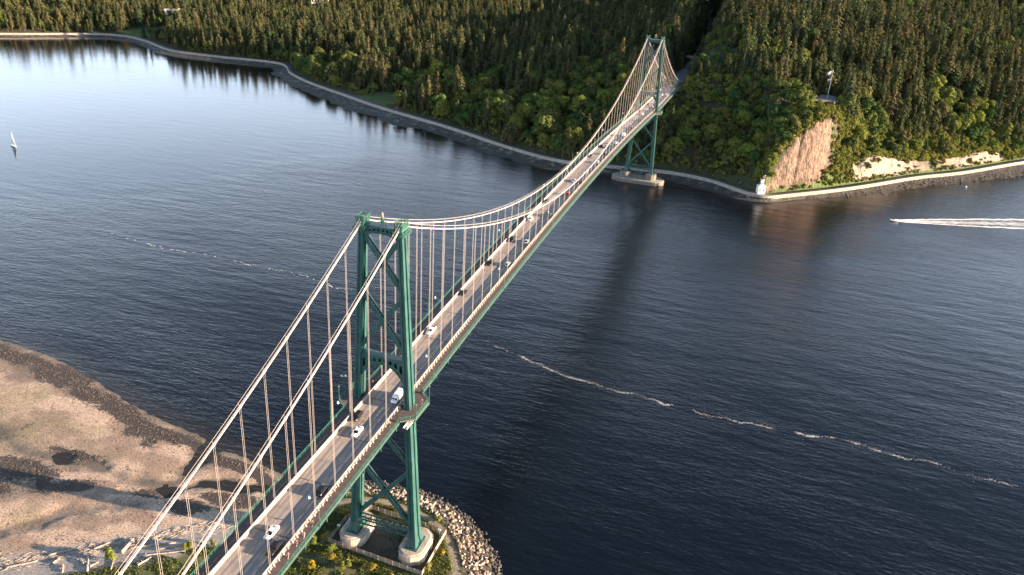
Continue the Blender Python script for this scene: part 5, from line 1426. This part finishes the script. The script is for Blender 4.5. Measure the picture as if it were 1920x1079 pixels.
# ---- which of them stand in view (a coarse skyline sweep from the camera outwards)
hgt = np.where(isb, 17, 33) * hs
tpx, tpy, tpz = project(np.stack([gx, gy, gz_ + hgt], 1))
bpx, bpy_, bpz = project(np.stack([gx, gy, gz_ + hgt * .35], 1))
order = ii[np.argsort(tpz[ii])]
line = np.full(200, 5000.0); seen = np.zeros(gx.size, bool)
for i in order:
    if not (0 <= tpx[i] < 1920 and -10 < bpy_[i] and tpy[i] < 1079): continue
    k = int(tpx[i] / 10); w_ = max(0, int((6 if isb[i] else 3.2) * hs[i] * 1497 / tpz[i] / 10))
    a_, b_ = max(0, k - w_), min(199, k + w_)
    if tpy[i] < line[a_:b_ + 1].max() - 2: seen[i] = True
    line[a_:b_ + 1] = np.minimum(line[a_:b_ + 1], np.maximum(tpy[i], 0) + 6)
single = {}
for kind in (True, False):
    c_ = [i for i in order if seen[i] and isb[i] == kind]
    c_.sort(key=lambda i: -hs[i] / tpz[i]); single[kind] = set(c_[:300])
def place_label(i, kind):
    x, d = gnx[i], gd[i]
    sz = ('tall ' if hs[i] > 1.02 else 'short ' if hs[i] < .75 else '')
    sp_ = sz + ('leafy tree' if kind else 'conifer')
    if x > 150:
        col = 'above the speedboat wake' if tpx[i] > 1660 else 'between cliff and wake'
        if tpx[i] > 1810: col = 'at the right frame edge'
        row = 'on the bank by the seawall' if d < 45 else 'part-way up the sunlit slope' if d < 110 else 'high on the sunlit slope' if d < 200 else 'far up on the sunlit hill'
        w_ = row + ', ' + col
    elif x > 98: w_ = 'on the crest by the flagpole terrace, %s' % ('left of the pole' if tpx[i] < 1520 else 'behind the pole' if tpx[i] < 1590 else 'right of the pole')
    elif x > 30: w_ = 'on shaded slope between far tower and cliff, %s' % ('low by the seawall' if d < 45 else 'half-way up' if d < 100 else 'near the top')
    elif x > -40: w_ = 'behind the far tower, %s' % ('below the deck' if d < 90 else 'beside the park road' if abs(gx[i] - rx[i]) < 40 else 'above the deck')
    elif x > -120: w_ = 'on shaded hillside just left of far tower, %s' % ('by the shore' if d < 45 else 'half-way up' if d < 110 else 'near the top')
    elif x > -230: w_ = 'on shaded hillside right of the clearing, %s' % ('by the shore' if d < 45 else 'half-way up' if d < 110 else 'near the top')
    elif x > -420: w_ = 'round the small grass clearing, %s' % ('by the shore path' if d < 45 else 'behind it' if d < 110 else 'far behind it')
    elif x > -560: w_ = 'behind the bend of the left shore path, %s' % ('front row' if d < 45 else 'further back')
    else: w_ = 'in the far left wood, %s' % ('along the shore' if d < 40 else 'further back')
    return '%s %s' % (sp_, w_)
LAB = {}
for kind in (True, False):
    by = {}
    for i in single[kind]: by.setdefault(place_label(i, kind), []).append(i)
    ORD = 'leftmost second third fourth fifth sixth seventh eighth ninth tenth eleventh twelfth'.split()
    for lab, mem in by.items():
        mem.sort(key=lambda i: tpx[i])
        for k_, i in enumerate(mem):
            t_ = lab
            if 1 < len(mem) <= 12:
                many = lab.replace('leafy tree', 'leafy trees', 1).replace('conifer', 'conifers', 1)
                u_t = (ORD[k_] + (' of ' if k_ == 0 else ' from left of ') + many) if k_ < len(mem) - 1 else 'rightmost of ' + many
                if len(u_t.replace('-', ' ').split()) <= 16: t_ = u_t
            LAB[i] = (t_, lab)
for kind, protos, nm, cat, base in ((True, BRO, 'broadleaf_tree', 'tree', 'leafy trees'), (False, CON, 'conifer_tree', 'tree', 'conifers')):
    for i in sorted(single[kind]):
        cr, tr = protos[which[i]]
        r = empty(nm, (gx[i], gy[i], gz_[i]), rot[i]); r.scale = tuple(hs3[i])
        own, lab = LAB[i]
        tag(r, own, cat, lab.replace('leafy tree', 'leafy trees').replace('conifer', 'conifers'))
        link('crown', cr, r); link('trunk', tr, r)
def join_pair(name, cr, tr):
    (v1, f1), (v2, f2) = inst_verts(cr), inst_verts(tr)
    me = np_mesh(name, np.concatenate([v1, v2]), np.concatenate([f1, f2 + len(v1)]), [cr.materials[0], tr.materials[0]])
    mi = np.zeros(len(f1) + len(f2), np.int32); mi[len(f1):] = 1; me.polygons.foreach_set('material_index', mi)
    t0 = np.empty(len(cr.vertices), np.float32); cr.attributes['tone'].data.foreach_get('value', t0)
    vattr(me, 'tone', np.concatenate([t0, np.full(len(v2), .5, np.float32)]))
    return me
def scatter(name, pos, rz, sc, wh, protos, label, cat):
    """one object: points with instanced trees"""
    coll = bpy.data.collections.new(name + '_kinds')
    for k, (cr, tr) in enumerate(protos):
        ob = bpy.data.objects.new('%s_kind_%02d' % (name, k), join_pair(name + '_kind', cr, tr)); coll.objects.link(ob)
    me = bpy.data.meshes.new(name); me.vertices.add(len(pos)); me.vertices.foreach_set('co', np.ascontiguousarray(pos, dtype=np.float32).ravel())
    vattr(me, 'turn', rz); vattr(me, 'size', sc, 'FLOAT_VECTOR'); vattr(me, 'which', wh, 'INT')
    o = link(name, me)
    g = bpy.data.node_groups.new(name, 'GeometryNodeTree')
    g.interface.new_socket('Geometry', in_out='INPUT', socket_type='NodeSocketGeometry'); g.interface.new_socket('Geometry', in_out='OUTPUT', socket_type='NodeSocketGeometry')
    N, L = g.nodes, g.links
    gi, go = N.new('NodeGroupInput'), N.new('NodeGroupOutput')
    iop = N.new('GeometryNodeInstanceOnPoints'); ci = N.new('GeometryNodeCollectionInfo')
    ci.inputs['Collection'].default_value = coll; ci.inputs['Separate Children'].default_value = True; ci.inputs['Reset Children'].default_value = True
    def na(nm, t):
        a_ = N.new('GeometryNodeInputNamedAttribute'); a_.data_type = t; a_.inputs[0].default_value = nm; return a_.outputs[0]
    cx_ = N.new('ShaderNodeCombineXYZ'); L.new(na('turn', 'FLOAT'), cx_.inputs[2])
    L.new(gi.outputs[0], iop.inputs['Points']); L.new(ci.outputs[0], iop.inputs['Instance']); iop.inputs['Pick Instance'].default_value = True
    L.new(na('which', 'INT'), iop.inputs['Instance Index']); L.new(cx_.outputs[0], iop.inputs['Rotation']); L.new(na('size', 'FLOAT_VECTOR'), iop.inputs['Scale'])
    L.new(iop.outputs[0], go.inputs[0])
    md = o.modifiers.new('scatter', 'NODES'); md.node_group = g
    tag(o, label, cat, kind='stuff'); return o
for kind, protos, nm, lab in ((True, BRO, 'broadleaf_wood', 'mass of leafy trees filling the rest of the headland'), (False, CON, 'conifer_forest', 'mass of dark conifers covering the headland behind')):
    r_ = np.array([i for i in ii if isb[i] == kind and i not in single[kind]])
    scatter(nm, np.stack([gx[r_], gy[r_], gz_[r_]], 1), rot[r_], hs3[r_], which[r_], protos, lab, 'forest')
# ---- shrubs: understorey along the banks, on the cliff ledges and round the clearing
sx_, sy_ = np.concatenate([rng.uniform(-700, 420, 24000), rng.uniform(95, 400, 26000)]), np.concatenate([rng.uniform(450, 830, 24000), rng.uniform(470, 800, 26000)])
z_, d_, n_, c_, b_ = ground_far(sx_, sy_, True)
k = (d_ > 9.3) & (d_ < 60) & (sx_ > 60)
k |= (d_ > 8.2) & (d_ < 22) & (rng.uniform(0, 1, sx_.size) < .55)
k |= (n_ > -120) & (n_ < 112) & (d_ > 8.5) & (d_ < 175) & (rng.uniform(0, 1, sx_.size) < .8)
k &= ~((np.abs(sx_) < 11) & (sy_ > 625))
k &= (c_ < .25) | ((c_ < .95) & (rng.uniform(0, 1, sx_.size) < .16))
k &= ~((sstep(b_, 2, 5) > .3) & (d_ > 9.6) & (d_ < 17.5) & (rng.uniform(0, 1, sx_.size) > .07))
k &= ~((np.hypot((sx_ - 142), (sy_ - 603) / 1.7) < 15))
k &= np.hypot((sx_ + 312) / 34, (sy_ - 626) / 21) > 1
k &= ~((np.hypot(sx_ - 101, sy_ - 477) < 8))
ppx, ppy, ppz = project(np.stack([sx_, sy_, z_], 1)); k &= (ppx > -50) & (ppx < 2100)
r_ = np.nonzero(k)[0]
ssz = rng.uniform(.55, 1.3, sx_.size) * np.where(c_ > .25, .6, 1.0) * np.where(d_ < 13, .6, 1.0)
scatter('bank_shrubs', np.stack([sx_[r_], sy_[r_], z_[r_] - .2], 1), rng.uniform(0, 6.28, len(r_)), np.repeat(ssz[r_][:, None], 3, 1), rng.integers(0, len(SHR), len(r_)), SHR, 'low green scrub covering the banks above the far seawall', 'shrubs')

# ---- tower island: bushes, gorse, grass
GOR = [broadleaf(61, 2.2, 1.5, LEAF_S, 7, 60, .03, .24), broadleaf(62, 1.8, 1.3, LEAF_Y, 6, 55, .03, .20), broadleaf(63, 2.6, 1.8, LEAF_S, 8, 65, .03, .26)]
BUSH = [(19.5, 2.0, 1, 1.3, 'yellow flowering gorse bush right of the yard fence corner'), (-19.6, -5.4, 1, 1.2, 'yellow flowering gorse bush at left fence corner'), (-12.0, -14.0, 1, 1.3, 'yellow gorse bush low left of the yard fence, upper one'), (2.0, -12.5, 1, 1.3, 'yellow gorse bush in front of the yard fence middle'),
        (8.5, -13.5, 1, 1.0, 'yellow gorse bush in front of the right end of the fence'), (-17.0, -19.0, 1, 1.4, 'yellow gorse bush at the frame bottom under the deck edge'), (-14.0, -10.5, 0, 1.2, 'green bush just outside the fence front, left part'), (-7.0, -14.8, 2, 1.2, 'wide green bush outside the fence front'),
        (-22.5, -10.0, 2, 1.3, 'green bush under the deck edge left of the fence'), (-1.5, 15.0, 1, 1.3, 'pale yellow bush behind the two piers'), (-5.5, 15.8, 1, 1.1, 'smaller yellow bush behind the left pier'), (-76.5, -38.0, 0, 1.9, 'bright green bush beside the driftwood under the left cable'),
        (-58.0, -26.0, 2, 1.1, 'green bush between the two near cables by the driftwood'), (-51.0, -21.5, 0, 1.0, 'small green bush by the left railing and the driftwood'), (18.5, -6.0, 0, 1.1, 'green bush outside the right fence wall'), (12.0, 16.8, 2, .8, 'low green bush between path and boulders behind right pier')]
for x, y, w_, s_, lab in BUSH:
    r = tag(empty('bush', (x, y, gz_near(x, y) - .1), rng.uniform(0, 6)), lab, 'bush', 'bushes on the tower island'); r.scale = (s_,) * 3
    link('crown', GOR[w_][0], r); link('stems', GOR[w_][1], r)
gx2, gy2 = rng.uniform(-100, 40, 80000), rng.uniform(-60, 26, 80000)
z2, d2, e2, _ = ground_near(gx2, gy2); pt, _ = poly_dist(gx2, gy2, smooth_poly([(34, -40), (28.5, -6), (21.5, 6.5), (14, 14.5), (6, 17.5), (-2, 18.5), (-15, 18.8), (-26, 11), (-34, -2)], 2))
k = (e2 > np.where(gx2 > -46, .3, 11)) & (np.abs(pt) > 1.5) & (fbm(gx2 / 5, gy2 / 5, 301, 3) > .34) & ~((np.abs(np.abs(gx2) - 10.7) < 4.7) & (np.abs(gy2 - .6) < 7.8))
k &= rng.uniform(0, 1, gx2.size) < np.where((np.abs(gx2) < 17) & (gy2 > -8) & (gy2 < 12), .25, 1)
r_ = np.nonzero(k)[0]; n = len(r_)
cent = np.stack([gx2[r_], gy2[r_], z2[r_] + .16], 1); nr = np.stack([rng.normal(0, 1, n), rng.normal(0, 1, n), rng.normal(.5, .3, n)], 1)
me = leaf_mesh('grass', cent, nr, rng.uniform(.16, .42, n), rng, leaf_mat('rough_grass', [(0.085, 0.105, 0.024), (0.10, 0.12, 0.03)], .3, .5), .9)
tag(link('grass', me), 'rough green grass on the tower island', 'grass', kind='stuff')
# ================================================================== HEADLAND THINGS
def gz_far(x, y): return float(ground_far(np.array([float(x)]), np.array([float(y)]), True)[0][0])
# ---- light station at the foot of the cliff
lh = tag(empty('light_station', (100.6, 475.5, 4.1), math.radians(20)), 'small white light station on the seawall at foot of cliff', 'lighthouse')
mb = MB(); mb.box((0, 0, 3.0), (6.0, 5.4, 6.0)); mb.build('wall', WHITE, lh)
mb = MB(); mb.rings([[(a_ * 3.2, b_ * 2.9, 6.0) for a_, b_ in ((-1, -1), (1, -1), (1, 1), (-1, 1))], [(a_ * 3.2, b_ * 2.9, 6.3) for a_, b_ in ((-1, -1), (1, -1), (1, 1), (-1, 1))], [(a_ * 1.6, b_ * 1.5, 7.0) for a_, b_ in ((-1, -1), (1, -1), (1, 1), (-1, 1))]]); mb.build('roof', WHITE, lh)
mb = MB(); mb.rings([[(a_ * 1.35, b_ * 1.35, 6.9) for a_, b_ in ((-1, -1), (1, -1), (1, 1), (-1, 1))], [(a_ * 1.0, b_ * 1.0, 11.4) for a_, b_ in ((-1, -1), (1, -1), (1, 1), (-1, 1))]]); tw = mb.build('tower', WHITE, lh)
mb = MB(); mb.box((0, 0, 8.2), (2.62, 2.62, .6)); mb.build('red_band', RED, tw)
mb = MB(); mb.box((0, 0, 11.5), (2.9, 2.9, .2)); mb.build('gallery', WHITE, lh)
mb = MB(); mb.tube([(0, 0, 11.6), (0, 0, 13.0)], .7, 8); ln = mb.build('lantern', GLASSD, lh)
mb = MB(); mb.tube([(0, 0, 13.0), (0, 0, 13.8), (0, 0, 14.4)], [.95, .35, .05], 8); mb.build('lantern_roof', RED, ln)
mb = MB(); mb.beam((1.3, 0, 11.6), (1.3, 0, 14.6), .12, .12); lamp_ball(mb, (1.3, 0, 14.8), .4); mb.build('mast', WHITE, lh)
for q in (-1.6, 1.6):
    mb = MB(); mb.box((q, -2.72, 3.2), (1.0, .08, 1.4)); w_ = mb.build('window', GLASSD, lh)
    mb = MB(); mb.box((q, -2.74, 2.4), (1.3, .2, .15)); mb.build('sill', WHITE, w_)
mb = MB(); mb.box((3.03, .5, 1.3), (.08, 1.1, 2.3)); mb.build('door', RED, lh)
# ---- view-point terrace
PAV = M('terrace_paving', (.30, .265, .24), (.24, .21, .19), rough=.85, scale=.4)
tz = 62.2
mb = MB(); out = [(131.5, 592), (143, 584), (153, 602), (155, 626), (150, 634), (140, 634), (134, 612)]
mb.rings([[(x, y, tz - 1.2) for x, y in out], [(x, y, tz) for x, y in out]]); o = mb.build('viewpoint_terrace', PAV); tag(o, kind='structure')
LWALL = M('lookout_stone', (.30, .255, .21), (.2, .17, .14), rough=.9, scale=.8, bump=.08)
lw = tag(empty('lookout_wall', (0, 0, 0)), 'low stone parapet stepping down from the viewpoint terrace', 'wall')
for a_, b_ in zip([(130.8, 592, tz), (142.6, 583, tz)], [(142.6, 583, tz), (153.6, 601.5, tz)]):
    mb = MB(); mb.beam((a_[0], a_[1], tz + .1), (b_[0], b_[1], tz + .1), .5, 1.6); mb.build('parapet', LWALL, lw)
for j, (x0, y0, x1, y1) in enumerate([(124, 556, 147, 552), (128, 571, 150, 566), (126.5, 541, 143, 540)]):
    z0_ = max(gz_far(x0, y0), gz_far(x1, y1)) + .1
    mb = MB(); mb.beam((x0, y0, z0_ - .5), (x1, y1, z0_ - .5), .6, 2.6); mb.build('terrace_wall', LWALL, lw)
mb = MB()
for i in range(46):
    t = i / 45; x, y = 148 + 4 * t - 9 * (1 - t), 545 + 52 * t; mb.box((x, y, gz_far(x, y) + .25), (2.6, 1.3, .35))
mb.build('steps', PAV, lw)
# hedges on the terraces
for j, (x, y, s_, lab) in enumerate([(133, 577, 1.0, 'clipped hedge on the upper terrace below the viewpoint'), (136, 562, 1.0, 'clipped hedge on the middle terrace below the viewpoint'), (134, 548, .9, 'scruffy hedge on the lowest terrace at the cliff top')]):
    r = tag(empty('hedge', (x, y, gz_far(x, y)), -.2), lab, 'hedge', 'hedges below the viewpoint'); r.scale = (3.2, 1.0, .55)
    link('crown', SHR[j][0], r); link('stems', SHR[j][1], r)
# ---- flagpole
fx_, fy_ = 144.0, 612.0
fp = tag(empty('flagpole', (fx_, fy_, tz)), 'tall white flagpole with flag on the viewpoint terrace', 'flagpole')
mb = MB(); mb.tube([(0, 0, 0), (0, 0, 12), (0, 0, 25.5)], [.34, .26, .14], 8); mb.build('pole', WHITE, fp, smooth=True)
mb = MB(); lamp_ball(mb, (0, 0, 25.7), .32); mb.build('finial', WHITE, fp)
mb = MB(); mb.tube([(0, 0, 0), (0, 0, .5)], [1.1, .9], 10); mb.build('plinth', LWALL, fp)
def flag(name, z, h, L, mats, parent):
    mb = MB(); n = 12
    for i in range(n + 1):
        t = i / n
        for j in range(5):
            s_ = j / 4; mb.v.append((-.2 - L * t * .86, .55 * math.sin(t * 7 + .4) * t - L * t * .3, z - h * s_ - .9 * t * t + .15 * math.sin(t * 5)))
    for i in range(n):
        for j in range(4): mb.f.append((i * 5 + j, i * 5 + j + 1, (i + 1) * 5 + j + 1, (i + 1) * 5 + j)); mb.m.append(1 if (i < 3 or i >= 9) and len(mats) > 1 else 0)
    o_ = mb.build(name, mats, parent, smooth=True); so = o_.modifiers.new('thick', 'SOLIDIFY'); so.thickness = .03
FW1 = M('flag_white', (.75, .72, .70), rough=.8); FR1 = M('flag_red', (.55, .18, .16), rough=.8)
flag('flag', 24.8, 3.0, 5.6, [FW1, FR1], fp); flag('pennant', 18.6, 1.8, 3.2, [FW1], fp)
# ---- small building roofs in the distance
BWALL = M('pale_render', (.62, .58, .54), rough=.8); BROOF = M('pale_roof', (.70, .68, .66), rough=.7)
def building(x, y, L, D, H, rz, label, storeys):
    z = gz_far(x, y)
    r = tag(empty('building', (x, y, z), rz), label, 'building')
    mb = MB(); mb.box((0, 0, H / 2 - 1), (L, D, H + 2)); mb.build('wall', BWALL, r)
    mb = MB(); mb.box((0, 0, H + .35), (L + 1.2, D + 1.2, .5)); rf = mb.build('roof', BROOF, r)
    mb = MB(); mb.box((L * .2, 0, H + 1.4), (L * .2, D * .4, 1.6)); mb.build('roof_hut', BWALL, rf)
    n = int(L / 4.5)
    for k in range(storeys):
        for i in range(n):
            mb = MB(); mb.box((-L / 2 + (i + .5) * L / n, -D / 2 - .03, (k + .55) * H / storeys), (L / n * .62, .1, H / storeys * .5)); w_ = mb.build('window', GLASSD, r)
building(-862, 955, 34, 12, 19, .65, 'low pale pavilion roof showing above the trees at far left', 3)
building(-1010, 1010, 34, 18, 42, .6, 'pale block at the top edge left, behind the far wood', 5)
building(-705, 1150, 30, 14, 38, .5, 'pale block at the top edge above the lit conifers', 5)
# paths over the clearing
mb = MB()
def path_strip(pts, w_, name):
    pl = smooth_poly(pts, 2); mb = MB(); n = len(pl)
    tx_ = np.gradient(pl[:, 0]); ty_ = np.gradient(pl[:, 1]); l_ = np.hypot(tx_, ty_)
    zz = ground_far(pl[:, 0], pl[:, 1])[0]
    for i in range(n): 
        nx_, ny_ = -ty_[i] / l_[i], tx_[i] / l_[i]
        mb.v += [(pl[i, 0] + nx_ * w_ / 2, pl[i, 1] + ny_ * w_ / 2, zz[i] + .12), (pl[i, 0] - nx_ * w_ / 2, pl[i, 1] - ny_ * w_ / 2, zz[i] + .12)]
    for i in range(n - 1): mb.f.append((2 * i, 2 * i + 1, 2 * i + 3, 2 * i + 2)); mb.m.append(0)
    tag(mb.build(name, ASPH_P), kind='structure')
path_strip([(-283, 592), (-292, 612), (-302, 632), (-310, 652)], 4.5, 'clearing_path')
path_strip([(-345, 640), (-325, 652), (-308, 655), (-285, 650)], 3.5, 'clearing_path')
path_strip([(-325, 612), (-300, 618), (-275, 606), (-262, 596)], 2.5, 'clearing_path')
